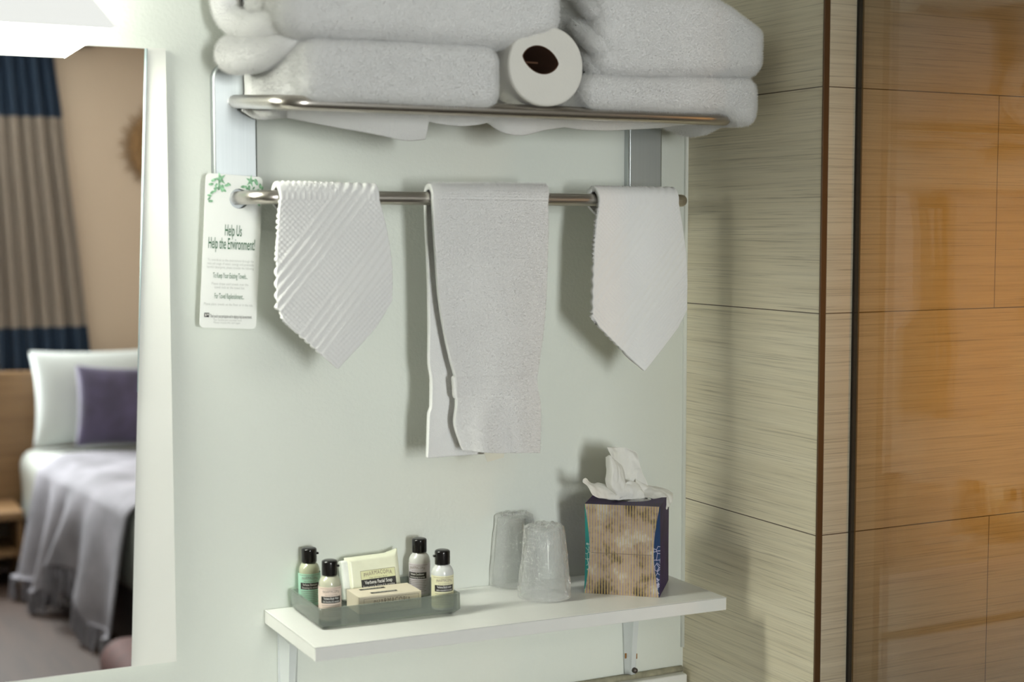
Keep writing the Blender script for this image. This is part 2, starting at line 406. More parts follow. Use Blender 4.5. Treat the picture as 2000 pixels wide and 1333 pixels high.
class Print:
    """printed marks gathered on one surface"""
    def __init__(s, fn): s.fn = fn; s.mb = MB(); s.mats = []
    def put(s, vf, mat, lift=0.0):
        v, f = vf
        if not len(v): return
        if mat not in s.mats: s.mats.append(mat)
        s.mb.add(s.fn(np.asarray(v, float), lift), f, s.mats.index(mat))
    def text(s, body, x, y, size, mat, sx=1.0, lift=0.0002, spacing=1.0, bold=0.0, arch=0.0, align='CENTER', width=None):
        v, f = glyphs(body, size, sx, align, spacing, bold)
        if not len(v): return
        if width:
            w = v[:, 0].max()-v[:, 0].min(); v[:, 0] *= width/w
        if arch: v[:, 1] += arch*(1-(2*v[:, 0]/(v[:, 0].max()-v[:, 0].min()))**2)
        s.put((v + np.array([x, y]), f), mat, lift)
    def obj(s, name, parent): return s.mb.obj(name, s.mats, parent)

# ================================================================== THE SETTING
XL, XR, YB, ZC = -3.6, 1.6, -5.5, 2.5
PY = -0.3213                                         # face of the shower partition
struct('wall_back', MB().box((XL, 0, 0), (0.05, 0.12, ZC)), M['wall'])
struct('wall_right', MB().box((0.0, PY, 0), (XR, 0.12, ZC)), M['tile'])
struct('wall_left', MB().box((XL-0.12, YB, 0), (XL, 0.12, ZC)), M['tan_wall'])
struct('wall_side', MB().box((XR, YB-0.12, 0), (XR+0.12, 0.12, ZC)), M['tan_wall'])
# bedroom wall with a window opening
wx0, wx1, wz0, wz1 = -1.02, -0.42, 0.85, 2.25
mb = MB().box((XL, YB-0.12, 0), (wx0, YB, ZC)).box((wx1, YB-0.12, 0), (XR, YB, ZC)).box((wx0, YB-0.12, 0), (wx1, YB, wz0)).box((wx0, YB-0.12, wz1), (wx1, YB, ZC))
struct('wall_front', mb, M['tan_wall'])
mb = MB()
for a, b in (((wx0, wz0), (wx0+0.05, wz1)), ((wx1-0.05, wz0), (wx1, wz1)), ((wx0, wz0), (wx1, wz0+0.05)), ((wx0, wz1-0.05), (wx1, wz1)), (((wx0+wx1)/2-0.02, wz0), ((wx0+wx1)/2+0.02, wz1))):
    mb.box((a[0], YB-0.10, a[1]), (b[0], YB-0.05, b[1]))
wf = struct('window_1', mb, M['board'])
tag(mesh_obj('window_pane', *(lambda m: (m.v, m.f))(MB().box((wx0+0.05, YB-0.08, wz0+0.05), (wx1-0.05, YB-0.074, wz1-0.05))), M['pane'], wf), kind='structure')
struct('wall_light_block', MB().box((-0.295, -2.52, 0), (XR, -2.42, ZC)).box((XL, -2.52, 0), (-1.40, -2.42, ZC)).box((-1.40, -2.52, 2.22), (-0.295, -2.42, ZC)), M['wall'])  # unseen wall with doorway, added to keep daylight off the shower tiles
struct('floor', MB().box((XL, YB-0.12, -0.1), (XR, 0.12, 0)), M['floor'])
struct('ceiling', MB().box((XL, YB-0.12, ZC), (XR, 0.12, ZC+0.1)), M['ceiling'])
# caulk bead in the corner, bronze edge trim of the tiled partition, backsplash under the shelf
struct('trim_1', MB().tube([(-0.0012, -0.0012, 0.95), (-0.0012, -0.0012, 2.5)], 0.0036, 10), M['caulk'], True)
bevel_mod(struct('trim_2', MB().box((-0.0008, PY-0.0016, 0), (0.0090, PY+0.0015, ZC)), M['trim']), 0.0006)
ZS = at(1335, 1302, 0)[2]
mb = MB().box((-1.9, -0.020, 0.80), (-0.004, 0, ZS-0.006), bev=0.003)
struct('trim_3', mb, M['shelf'])
struct('bounce_counter', MB().box((-1.9, -0.40, 0.77), (-0.004, 0, 0.799), bev=0.003), M['shelf'])  # white counter out of view, added to bounce lamp light upward
struct('trim_4', MB().tube([(-1.9, -0.003, ZS-0.002), (-0.004, -0.003, ZS-0.002)], 0.005, 8), M['grime'], True)

# ---------------------------------------------------------------- shower screen
GX = 0.0545
scr = thing('shower_screen', 'frameless clear glass shower panel standing against the orange tiled wall', 'shower screen', (GX, PY-0.5, 0.02))
gp = MB().box((GX, PY-0.0046, 0.02), (GX+0.008, PY-1.25, 2.2)); del gp.f[4], gp.m[4]      # the edge set in the wall channel
gp.obj('glass_pane', M['glass'], scr)
MB().box((GX-0.0005, PY+0.0005, 0.02), (GX+0.0062, PY-0.0035, 2.2)).obj('seal', M['seal'], scr)
MB().box((GX+0.0063, PY+0.0005, 0.02), (GX+0.0085, PY-0.0045, 2.2)).obj('channel', M['channel'], scr)
MB().box((GX-0.006, PY, 0.0), (GX+0.014, PY-1.25, 0.022)).obj('floor_rail', M['channel'], scr)

# ================================================================== WALL SHELF
sd = 0.203
LF, RF = at(615.2, 1265.5, -sd), at(1419.1, 1166.9, -sd)
shf = thing('wall_shelf', 'white melamine wall shelf on two brackets under the towel rack', 'shelf', ((LF[0]+RF[0])/2, -sd/2, LF[2]-0.0185))
th = 0.0185
def shelfz(x): return LF[2] + (RF[2]-LF[2])*(x-LF[0])/(RF[0]-LF[0])
v = []
for y in (-0.001, -sd):
    for x in (LF[0], RF[0]):
        for z in (shelfz(x)-th, shelfz(x)): v.append((x, y, z))
o = mesh_obj('board', v, [(0,1,3,2),(4,6,7,5),(0,4,5,1),(2,3,7,6),(1,5,7,3),(0,2,6,4)], M['shelf'], shf, False); bevel_mod(o, 0.0012, 2)
mbk = MB()   # edge banding line along the front and the left end
for p, q in ((LF, RF),):
    mbk.tube([(p[0], p[1]-0.0001, p[2]-0.0007), (q[0], q[1]-0.0001, q[2]-0.0007)], 0.0005, 6)
mbk.tube([(LF[0]-0.0001, -0.001, LF[2]-0.0007), (LF[0]-0.0001, -sd, LF[2]-0.0007)], 0.0005, 6)
mbk.obj('edge_band', M['grey_ink'], shf)
def bracket(xc, rusty):
    zt = shelfz(xc)-th; zb = ZS+0.004; mb = MB()
    # pressed channel on the wall that narrows downwards
    rows = 14; P = []
    for i in range(rows+1):
        t = i/rows; z = zt - 0.0005 - (zt-zb)*t; w = 0.0155*(1-0.36*t); d = 0.012 + 0.016*(1-t)**1.5
        P.append([(xc-w, -0.0005, z), (xc-w*0.93, -0.004, z), (xc-w*0.52, -d*0.55, z), (xc-w*0.36, -d, z), (xc+w*0.36, -d, z), (xc+w*0.52, -d*0.55, z), (xc+w*0.93, -0.004, z), (xc+w, -0.0005, z)])
    mb.grid(np.array(P))
    # arm under the board
    P = []
    for i in range(rows+1):
        t = i/rows; y = -0.001-0.165*t; w = 0.0155*(1-0.4*t); d = 0.010 + 0.018*(1-t)**1.5
        P.append([(xc-w, y, zt-0.0005), (xc-w*0.9, y, zt-0.004), (xc-w*0.36, y, zt-d), (xc+w*0.36, y, zt-d), (xc+w*0.9, y, zt-0.004), (xc+w, y, zt-0.0005)])
    mb.grid(np.array(P))
    br = mb.obj('bracket', M['bracket'], shf, auto=50); solid(br, 0.0012, -1)
    sm = MB().lathe([(0.0, -0.0185), (0.0030, -0.0180), (0.0042, -0.0165), (0.0042, -0.010)], (xc+0.001, 0, zb+0.0065), 20, axis='y')
    sc_ = sm.obj('screw', M['screw'], br, True)
    if rusty:
        rm = MB()
        for sx_, dz in ((-1, 0.030), (1, 0.027)): rm.box((xc+sx_*0.0095-0.0013, -0.0060, zb+dz-0.006), (xc+sx_*0.0095+0.0013, -0.0045, zb+dz+0.002), bev=0.0005)
        rm.obj('rust_spot', M['rust'], br)
    return br
bracket(at(1236, 1260, -0.01)[0], True)
bl = bracket(at(567, 1300, -0.01)[0], False)
xb = at(542, 1240, 0)[0]
MB().box((xb-0.001, -0.001, ZS+0.01), (xb+0.014, -0.0035, shelfz(xb)-th-0.001), bev=0.0008).lathe([(0, -0.005), (0.0025, -0.0045), (0.003, -0.003)], (xb+0.005, 0, shelfz(xb)-th-0.018), 14, axis='y').obj('side_flange', M['bracket'], bl)

# ================================================================== TOWEL RACK
RX0, RX1 = -0.7030, -0.0812
YR, YLB = -0.206, -0.101
rack = thing('towel_rack', 'brushed steel hotel towel rack with upper shelf rails and lower bar', 'towel rack', ((RX0+RX1)/2, 0, 1.62))
def plate(xc):
    w, z0, z1, d, r = 0.0292, 1.606, 1.812, 0.013, 0.024
    out = []
    for cx_, cz_, a0 in ((xc+w-r, z1-r, 0), (xc-w+r, z1-r, 90), (xc-w+r, z0+r, 180), (xc+w-r, z0+r, 270)):
        for k in range(9):
            a = math.radians(a0+k*90/8); out.append((cx_+r*math.cos(a), cz_+r*math.sin(a)))
    n = len(out); mb = MB()
    def ring(y, s): return [((x-xc)*s+xc if abs(s-1) > 0 else x, y, z) for x, z in out]
    rings = []
    for y, ins in ((-0.0005, 0.0), (-d+0.003, 0.0), (-d+0.0008, 0.0010), (-d, 0.0030)):
        R_ = []
        for x, z in out:
            dx = x-xc; dz = z-(z0+z1)/2
            R_.append((xc+dx*(1-ins/w), y, (z0+z1)/2+dz*(1-ins/((z1-z0)/2))))
        rings.append(R_)
    mb.grid(np.array(rings).transpose(1, 0, 2)[::-1], 0, True)
    mb.add(rings[-1], [list(range(n))[::-1]])
    return mb.obj('mounting_plate', M['steel'], rack, auto=50)
plate(RX0); plate(RX1)
def rail_z(y): return 1.7615 + (1.7455-1.7615)*(-y/0.206)
RXE = -0.068
def upath(yf, zf, rad, y0=-0.011, rad2=0.018):
    pts = [(RX0, y0, zf(y0)), (RX0, y0-0.01, zf(y0-0.01))]
    for k in range(0, 13):
        a = math.radians(90*k/12); y = yf+rad-rad*math.sin(a); pts.append((RX0+rad-rad*math.cos(a), y, zf(y)))
    pts += [(x, yf, zf(yf)) for x in np.linspace(RX0+rad+0.01, RXE-rad2-0.01, 12)]
    for k in range(12, -1, -1):
        a = math.radians(90*k/12); y = yf+rad2-rad2*math.sin(a); pts.append((RXE-rad2+rad2*math.cos(a), y, zf(y)))
    pts += [(RXE, y0-0.01, zf(y0-0.01)), (RXE, y0, zf(y0))]
    return pts
MB().tube(upath(YR, rail_z, 0.030), 0.0088, 24).obj('shelf_rail', M['tube'], rack, True)
for y in (-0.055, -0.105, -0.155):
    MB().tube([(RX0+0.006, y, rail_z(y)), (RXE-0.006, y, rail_z(y))], 0.0060, 16).obj('cross_rail', M['tube'], rack, True)
MB().tube(upath(YLB, lambda y: 1.6365, 0.028), 0.0088, 24).obj('lower_bar', M['tube'], rack, True)

# ================================================================== TOWELS
def rounded_box(a, b, r, step):
    """grid shell of a rounded box, also each vertex's place in [-1,1]^3"""
    a = np.array(a, float); b = np.array(b, float); c = (a+b)/2; hs = (b-a)/2; r = min(r, *(hs*0.98))
    V = []; F = []; off = 0
    for ax in range(3):
        u, w = [(1, 2), (2, 0), (0, 1)][ax]
        n, m = max(2, int(2*hs[u]/step)), max(2, int(2*hs[w]/step))
        for sg in (-1, 1):
            U, Wv = np.meshgrid(np.linspace(-1, 1, n+1), np.linspace(-1, 1, m+1), indexing='ij')
            Q = np.zeros((n+1, m+1, 3)); Q[..., ax] = sg; Q[..., u] = U; Q[..., w] = Wv
            V.append(Q.reshape(-1, 3)); i = np.arange(n)[:, None]*(m+1)+np.arange(m)[None]
            q = np.stack([i, i+m+1, i+m+2, i+1], -1).reshape(-1, 4)+off
            F.append(q if sg > 0 else q[:, ::-1]); off += (n+1)*(m+1)
    U = np.concatenate(V); F = np.concatenate(F)
    P = U*hs; inner = np.clip(P, -(hs-r), hs-r); d = P-inner; L = np.linalg.norm(d, axis=1, keepdims=True); L[L == 0] = 1
    P = inner + d/L*r*(np.minimum(1, np.max(np.abs(d), 1, keepdims=True)/r))
    # merge coincident vertices
    key = np.round(U*1e6).astype(np.int64); _, idx, inv = np.unique(key, axis=0, return_index=True, return_inverse=True); inv = inv.reshape(-1)
    return P[idx]+c, U[idx], inv[F]
def fuzz(P, F, amp, coarse=0.002, cs=16, seed=0):
    # pile: push along the normals
    a, b, c_ = P[F[:, 0]], P[F[:, 1]], P[F[:, 2]]; fn = np.cross(b-a, c_-a); n = np.zeros_like(P)
    for k in range(F.shape[1]): np.add.at(n, F[:, k], fn)
    n /= np.linalg.norm(n, axis=1, keepdims=True)+1e-12
    r = np.random.RandomState(seed+3)
    return P + n*(coarse*vnoise(P, cs, seed, 3)[:, None] + amp*(r.rand(len(P))[:, None]-0.35))
def folded(name, label, a, b, r, deform, seed, step=0.0016, amp=0.0007):
    loc = ((a[0]+b[0])/2, (a[1]+b[1])/2, min(a[2], b[2]))
    t = thing(name, label, 'towel', loc, 'folded bath towels on the rack')
    P, U, F = rounded_box(np.minimum(a, b), np.maximum(a, b), r, step)
    U = (P-(np.minimum(a, b)+np.maximum(a, b))/2)/((np.maximum(a, b)-np.minimum(a, b))/2); P = deform(P, U); P = fuzz(P, F, amp, 0.003, 14, seed)
    fb = mesh_obj('folded_body', P, F, M['terry'], t)
    pile(fb, 160000, 0.0019, 1, sstep(-0.05, -0.12, P[:, 1])*sstep(b[2]+0.0+0.02, b[2]-0.03, P[:, 2]), seed)
    return t
def pile(o, count, length, mat_slot=1, weight=None, seed=1):
    """terry pile: short strands that stand on the cloth"""
    if weight is not None:
        vg = o.vertex_groups.new(name='pile')
        for lv in (0.25, 0.5, 0.75, 1.0):
            ids = np.nonzero((weight > lv-0.25) & (weight <= lv))[0]
            if len(ids): vg.add(ids.tolist(), lv, 'REPLACE')
    ps = o.modifiers.new('pile', 'PARTICLE_SYSTEM').particle_system; st = ps.settings
    ps.seed = seed
    st.type = 'HAIR'; st.count = count; st.hair_step = 3; st.use_advanced_hair = True
    st.hair_length = length; st.normal_factor = length*0.30; st.factor_random = length*0.26
    st.display_step = 2; st.render_step = 3; st.emit_from = 'FACE'; st.use_emit_random = True; st.use_even_distribution = True
    st.root_radius = 1.0; st.tip_radius = 0.55; st.radius_scale = 0.00014; st.use_close_tip = False; st.shape = 0.0
    st.material = mat_slot; st.render_type = 'PATH'
    if weight is not None: ps.vertex_group_density = 'pile'
def lobes(z, n): return np.abs(np.sin(np.pi*n*np.clip((z+1)/2, 0, 1)))**0.55

YF = -0.226
# --- lower left towel
TL0, TR0 = at(590, 140, YF), at(984, 140, YF)
zb1, zt1 = at(700, 201, YF)[2], at(700, 76, YF)[2]
def d1(P, U):
    P = P.copy(); left = sstep(-0.2, -1.0, U[:, 0]); back = sstep(-0.9, 0.4, U[:, 1])
    P[:, 0] -= left*back*(0.030 + 0.012*lobes(U[:, 2], 3)) - left*0.004
    P[:, 2] -= left*back*0.008*sstep(0, -0.6, U[:, 2])
    P[:, 2] += (U[:, 0]+1)*0.5*0.004*(U[:, 2]+1)*0.5
    P[:, 2] += 0.013*sstep(-0.9, 0.9, U[:, 1])*sstep(1.0, -1.0, U[:, 2])
    P[:, 2] -= 0.008*sstep(-0.3, 0.1, U[:, 1])*(1-sstep(0.5, 0.9, U[:, 1]))*sstep(0, -0.5, U[:, 2])
    P[:, 0] = np.where(P[:, 0] < -0.680, -0.680-0.012*np.tanh((-0.680-P[:, 0])/0.012), P[:, 0])
    return P
tw1 = folded('bath_towel', 'white bath towel folded on the rack rails left of the toilet roll', (TL0[0]+0.001, YF, zb1), (TR0[0]-0.002, -0.016, zt1), 0.020, d1, 1)
# --- upper left towel
TL2, TR2 = at(556, 40, YF), at(1100, 40, YF)
zb2 = zt1+0.0015
def d2(P, U):
    P = P.copy(); left = sstep(-0.45, -1.0, U[:, 0]); back = sstep(-0.95, 0.2, U[:, 1])
    P[:, 0] += left*back*0.004
    P[:, 0] -= (1-left)*0
    # the right end lies over the toilet roll
    s = sstep(0.50, 1.0, U[:, 0]); P[:, 2] += s*(0.020)*(-U[:, 2]).clip(0, 1)
    return P
tw2 = folded('bath_towel', 'thick white folded bath towel on top of the left towel, cut by the photo top', (TL2[0], YF-0.004, zb2), (TR2[0], -0.016, zb2+0.115), 0.026, d2, 2)
# --- lower right towel
YF3 = -0.228
TL3, TR3 = at(1148, 180, YF3), at(1486, 180, YF3)
zb3, zt3 = at(1300, 216, YF3)[2], at(1300, 146, YF3)[2]
XLIM = -0.0025
def d3(P, U):
    P = P.copy(); right = sstep(0.3, 1.0, U[:, 0])
    P[:, 2] += 0.004*U[:, 0]*sstep(-0.3, 0.6, U[:, 2]); P[:, 2] -= sstep(0.55, 0.95, U[:, 0])*0.014*sstep(0.3, -0.8, U[:, 2])
    left = sstep(-0.5, -1, U[:, 0]); back = sstep(-0.9, 0.4, U[:, 1]); P[:, 0] -= left*back*(0.012*lobes(U[:, 2], 2))
    P[:, 2] -= 0.008*sstep(-0.3, 0.1, U[:, 1])*(1-sstep(0.5, 0.9, U[:, 1]))*sstep(0, -0.5, U[:, 2])
    return P
tw3 = folded('bath_towel', 'flat white folded bath towel on the rails at the tiled wall', (TL3[0], YF3, zb3), (min(TR3[0], XLIM), -0.016, zt3), 0.019, d3, 3)
# --- upper right towel
TL4, TR4 = at(1172, 100, YF3), at(1497, 80, YF3)
zb4 = zt3+0.001
def d4(P, U):
    P = P.copy(); left = sstep(-0.55, -1.0, U[:, 0]); back = sstep(-0.95, 0.1, U[:, 1])
    P[:, 0] -= left*back*0.008 ; P[:, 2] += left*back*0.018*sstep(0.2, -1, U[:, 2])
    right = sstep(0.2, 1.0, U[:, 0]); P[:, 2] -= right**1.5*0.034*sstep(-0.2, 1, U[:, 2])
    P[:, 2] += 0.005*U[:, 0]*sstep(0.4, -0.6, U[:, 2])
    return P
tw4 = folded('bath_towel', 'plump white folded bath towel on top of the flat towel at the tiled wall', (TL4[0], YF3-0.003, zb4), (min(TR4[0], XLIM+0.001), -0.016, zb4+0.108), 0.023, d4, 4)
# rolled inner layers seen at the left ends of the upper towels
def roll_layer(name, parent, pts, rad, seed, flat=0.75, taper=None):
    path = smoothcurve(pts, np.linspace(0, 1, 60))
    if name and parent is tw1: path[:, 0] = np.maximum(path[:, 0], -0.688+rad)
    mb = MB(); mb.tube(path, rad, 44, 0, True, taper)
    P = np.array(mb.v); ctr = np.repeat(path, 44, 0); P[:, 2] = ctr[:, 2] + (P[:, 2]-ctr[:, 2])*flat
    F = np.array([f for f in mb.f if len(f) == 4]); P = fuzz(P, F, 0.0011, 0.0025, 18, seed)
    o = mesh_obj(name, P, F, M['terry'], parent); pile(o, 24000, 0.0019, 1, None, seed); return o
lp = lambda u, v, y: at(u, v, y)
roll_layer('fold_layer', tw2, [lp(448, 107, -0.040), lp(470, 107, -0.085), lp(522, 98, -0.14), lp(572, 82, -0.178), lp(612, 74, -0.180)], 0.0225, 11, 1.0, np.interp(np.linspace(0, 1, 60), [0, 0.04, 0.1, 0.5, 1], [0.55, 0.85, 1.0, 0.9, 0.5]))
roll_layer('fold_layer', tw2, [lp(660, 30, -0.196), lp(585, 36, -0.188), lp(530, 50, -0.15), lp(480, 52, -0.085), lp(447, 30, -0.05), lp(440, -8, -0.045), lp(462, -45, -0.05), lp(540, -60, -0.08)], 0.0185, 12, 1.0)
roll_layer('fold_layer', tw2, [lp(500, 8, -0.09), lp(545, 2, -0.15), lp(620, -10, -0.19)], 0.016, 13, 1.0)
for q_, (pts, rad) in enumerate((([lp(1092, 12, -0.07), lp(1118, 40, -0.13), lp(1150, 68, -0.19), lp(1176, 92, -0.213), lp(1215, 110, -0.210)], 0.0135),
                   ([lp(1122, 66, -0.11), lp(1146, 100, -0.165), lp(1168, 130, -0.203), lp(1205, 137, -0.209)], 0.0120),
                   ([lp(1098, -30, -0.09), lp(1136, -2, -0.16), lp(1172, 22, -0.208), lp(1215, 34, -0.210)], 0.0150))):
    roll_layer('fold_layer', tw4, pts, rad, 16+q_, 1.0)
roll_layer('fold_layer', tw3, [lp(1130, 195, -0.12), lp(1150, 190, -0.17), lp(1180, 180, -0.20), lp(1230, 178, -0.205)], 0.0145, 18, 0.9)
# hems that sag between the rails
def sag(name, parent, top, bot, left, right, y0, y1, seed):
    ns, nt = 130, 26; G = coons(top, bot, left, right, ns, nt); P = np.zeros((ns, nt, 3))
    for i in range(ns):
        for j in range(nt): P[i, j] = at(G[i, j, 0], G[i, j, 1], y0+(y1-y0)*(j/(nt-1)))
    mb = MB().grid(P); F = np.array(mb.f); Q = fuzz(np.array(mb.v), F, 0.0003, 0.0012, 30, seed)
    o = mesh_obj(name, Q, F, M['terry'], parent); pile(o, 14000, 0.0019, 1, None, seed); solid(o, 0.006, 0); return o
sag('sagging_hem', tw1, [(562, 200), (680, 202), (840, 204)], [(560, 226), (640, 243), (740, 262), (800, 273), (829, 270)], [(562, 200), (560, 226)], [(840, 204), (836, 235), (829, 270)], -0.150, -0.115, 21)
sag('sagging_hem', tw1, [(478, 196), (520, 198), (600, 200)], [(472, 216), (500, 232), (545, 231), (600, 226)], [(478, 196), (472, 216)], [(600, 200), (600, 226)], -0.034, -0.032, 22)
sag('sagging_hem', tw1, [(830, 206), (880, 206), (980, 208)], [(830, 234), (880, 243), (935, 241), (960, 234)], [(830, 206), (830, 234)], [(980, 208), (960, 234)], -0.15, -0.13, 25)
sag('sagging_hem', tw3, [(950, 214), (1030, 214), (1110, 214)], [(950, 234), (985, 257), (1015, 262), (1060, 252), (1110, 244)], [(950, 214), (950, 234)], [(1110, 214), (1110, 244)], -0.150, -0.12, 23)
sag('sagging_hem', tw3, [(1090, 212), (1200, 216), (1350, 226)], [(1095, 244), (1130, 250), (1210, 251), (1290, 246), (1345, 239)], [(1090, 212), (1095, 244)], [(1350, 226), (1345, 239)], -0.150, -0.12, 24)

# --- toilet roll squeezed between the towels
tc_ = at(1068, 129, YF+0.004); rx_, rz_ = 0.0535, 0.0505
tp = thing('toilet_roll', 'white toilet paper roll with squashed core between the folded towels', 'toilet roll', (tc_[0], tc_[1]+0.05, tc_[2]-rz_))
hc = at(1056, 117, YF+0.004)
n = 96; a = np.linspace(0, 2*np.pi, n, endpoint=False)
def outer(s, y): return np.stack([tc_[0]+s*rx_*np.sign(np.cos(a))*np.abs(np.cos(a))**0.92, np.full(n, y), tc_[2]+s*rz_*np.sign(np.sin(a))*np.abs(np.sin(a))**0.95], 1)
def lens(s, y):
    x = np.cos(a); z = np.sin(a)*np.abs(np.sin(a))**0.35; return np.stack([hc[0]+s*0.0252*x, np.full(n, y), hc[2]+s*0.0172*z - 0.0035*x*s], 1)
y0 = tc_[1]; rings = [outer(1.0, y0+0.10), outer(1.0, y0+0.006), outer(0.985, y0+0.0015), outer(0.955, y0)]
for k in np.linspace(0, 1, 12)[1:]: rings.append((1-k)*outer(0.955, y0)+k*lens(1.03, y0+0.0002*math.sin(9*k)))
MB().grid(np.array(rings).transpose(1, 0, 2), 0, True).obj('paper', M['paper'], tp, auto=60)
core = [lens(1.03, y0), lens(0.985, y0-0.0005), lens(0.97, y0+0.001), lens(0.97, y0+0.10)]
mb = MB().grid(np.array(core).transpose(1, 0, 2), 0, True); mb.add(core[-1], [list(range(n))]); mb.obj('core', M['cardboard'], tp, auto=60)
fold_ = MB().box((hc[0]-0.020, y0+0.030, hc[2]-0.0015), (hc[0]+0.012, y0+0.032, hc[2]+0.0008)); fold_.obj('core_crease', M['cardboard'], tp)

# ================================================================== CLOTHS ON THE LOWER BAR
BZ = 1.6365; RC = 0.0176
def draped(name, label, group, top, bot, left, right, back, ns, nt, pattern, seed, cat='washcloth', yrip=None, matk='waffle', bulge=0.0, grain=0.0005):
    """front panel traced by its edges, folded over the bar, with a back panel that ends at back=(x0,x1,z)"""
    yfr = YLB-RC-0.002
    G = coons(top, bot, left, right, ns, nt, smooth=False); Pf = np.zeros((ns, nt, 3))
    for i in range(ns):
        for j in range(nt):
            s, t = i/(ns-1), j/(nt-1)
            y = yfr + (yrip(s, t) if yrip else 0.0) - bulge*math.sin(math.pi*s)*min(1, t*3)
            Pf[i, j] = at(G[i, j, 0], G[i, j, 1], y)
    narc = 14; Pa = np.zeros((ns, narc, 3)); rr = RC+0.002
    for k in range(narc):
        an = math.pi*(1-k/narc)                     # from the back over the top to the front
        tt = k/narc
        x0b, x1b = back[0], back[1]
        xs_b = np.linspace(x0b, x1b, ns); xs = xs_b*(1-tt)+Pf[:, 0, 0]*tt
        Pa[:, k] = np.stack([xs, np.full(ns, YLB+rr*math.cos(math.pi-an)*-1*-1), BZ+rr*np.sin(an)*np.ones(ns)], 1)
        Pa[:, k, 1] = YLB + rr*math.cos(math.pi*k/narc)
    nb = max(4, nt//2); Pb = np.zeros((ns, nb, 3)); xs = np.linspace(back[0], back[1], ns)
    zbk = np.full(ns, back[2]) if np.isscalar(back[2]) else np.interp(np.linspace(0, 1, ns), np.linspace(0, 1, len(back[2])), back[2])
    for k in range(nb):
        f_ = k/nb; z = zbk + (BZ-zbk)*f_
        xw = np.zeros(ns)
        if len(back) > 3: xw = back[3](1-f_)*(1-np.linspace(0, 1, ns))
        xw = xw - 0.022*sstep(0.0, 0.6, np.array([1-f_]))[0]*np.linspace(0, 1, ns)
        Pb[:, k] = np.stack([xs+xw, np.full(ns, YLB+rr)-0.002*np.sin(f_*3), z], 1)
    # bar section row of the front starts at the bar's middle height
    P = np.concatenate([Pb, Pa, Pf], 1)
    mb = MB().grid(P); F = np.array(mb.f); Q = np.array(mb.v)
    S = np.repeat(np.linspace(0, 1, ns)[:, None], P.shape[1], 1).ravel(); Tt = np.tile(np.arange(P.shape[1]), ns)
    # displacement along the normals
    a_, b_, c_ = Q[F[:, 0]], Q[F[:, 1]], Q[F[:, 2]]; fn = np.cross(b_-a_, c_-a_); nn = np.zeros_like(Q)
    for k in range(4): np.add.at(nn, F[:, k], fn)
    nn /= np.linalg.norm(nn, axis=1, keepdims=True)+1e-12
    if (nn[Tt > nb+narc+4, 1].mean()) > 0: nn = -nn; F = F[:, ::-1]
    arc = Q[:, 2].copy(); arc[Tt < nb] = 2*BZ-arc[Tt < nb]
    h = pattern(Q[:, 0], arc, S)
    r = np.random.RandomState(seed)
    edge = np.minimum(np.minimum(S, 1-S)*ns, np.minimum(Tt, P.shape[1]-1-Tt)); calm = np.clip((edge-1)/4, 0, 1)
    Q = Q + nn*(h*np.clip(edge/3, 0, 1)*0.8 + 0.2*h + calm*grain*(r.rand(len(Q))-0.5) + 0.0014*vnoise(Q, 22, seed, 2))[:, None]
    o = mesh_obj(name, Q, F, M[matk])
    if matk == 'terry': pile(o, 130000, 0.0019, 1, None, seed)
    solid(o, 0.0080, -1)
    tag(o, label, cat, group); return o
def waffle_pat(ang, c0, cell=0.0072, ribs=(0.0, 0.012, 0.024, 0.036)):
    ca, sa = math.cos(ang), math.sin(ang)
    def fn(x, z, s):
        u = (x-c0[0])*ca+(z-c0[1])*sa; w = -(x-c0[0])*sa+(z-c0[1])*ca
        waf = np.cos(2*np.pi*x/cell)*np.cos(2*np.pi*z/cell)*0.0008
        rib = np.zeros_like(x); msk = np.zeros_like(x)
        for band in (-0.036, 0.040):
            m = sstep(-0.024, -0.019, w-band)*(1-sstep(0.019, 0.024, w-band)); msk = np.maximum(msk, m)
            rib += m*0.0007*np.cos(2*np.pi*(w-band)/0.0095)
        return waf*(1-msk)+rib
    return fn
c1 = at(655, 520, YLB-RC)
draped('washcloth', 'white waffle washcloth with diagonal ribs hanging to a point, left end of the bar', 'washcloths on the lower bar',
       [(548, 388), (640, 388), (741, 390)], [(541, 600), (560, 632), (660, 722), (735, 640), (766, 588)],
       [(548, 388), (543, 450), (540, 530), (541, 600)], [(741, 390), (756, 450), (766, 520), (766, 588)],
       (at(548, 388, YLB-RC-0.002)[0], at(741, 390, YLB-RC-0.002)[0], 1.50, lambda q: 0.03*sstep(0.02, 0.3, np.array([q]))[0]), 120, 150, waffle_pat(math.radians(50), (c1[0], c1[2])), 31, bulge=0.004)
c2 = at(1250, 520, YLB-RC)
draped('washcloth', 'white ribbed washcloth hanging to a point beside the tiled wall', 'washcloths on the lower bar',
       [(1172, 395), (1240, 395), (1326, 398)], [(1158, 618), (1172, 640), (1259, 726), (1325, 640), (1343, 605)],
       [(1172, 395), (1164, 450), (1160, 540), (1158, 618)], [(1326, 398), (1335, 450), (1342, 530), (1343, 605)],
       (at(1172, 395, YLB-RC-0.002)[0], at(1326, 398, YLB-RC-0.002)[0], 1.50, lambda q: 0.03*sstep(0.02, 0.3, np.array([q]))[0]), 110, 150, waffle_pat(math.radians(50), (c2[0], c2[2]), 0.006), 32, bulge=0.003)
def hand_pat(x, z, s):
    # woven band near the hems
    b = (sstep(1.372, 1.376, z)*(1-sstep(1.398, 1.402, z)))
    return -0.0014*b + 0.0002
def hand_rip(s, t):
    return 0.006*math.sin(6.5*s+0.6)*t - 0.012*math.exp(-((s-0.25)/0.16)**2)*max(0, (t-0.72)/0.28) + 0.010*math.exp(-((s-0.55)/0.14)**2)*max(0, (t-0.7)/0.3)
hx0, hx1 = at(828, 420, YLB+RC)[0], at(1062, 400, YLB+RC)[0]
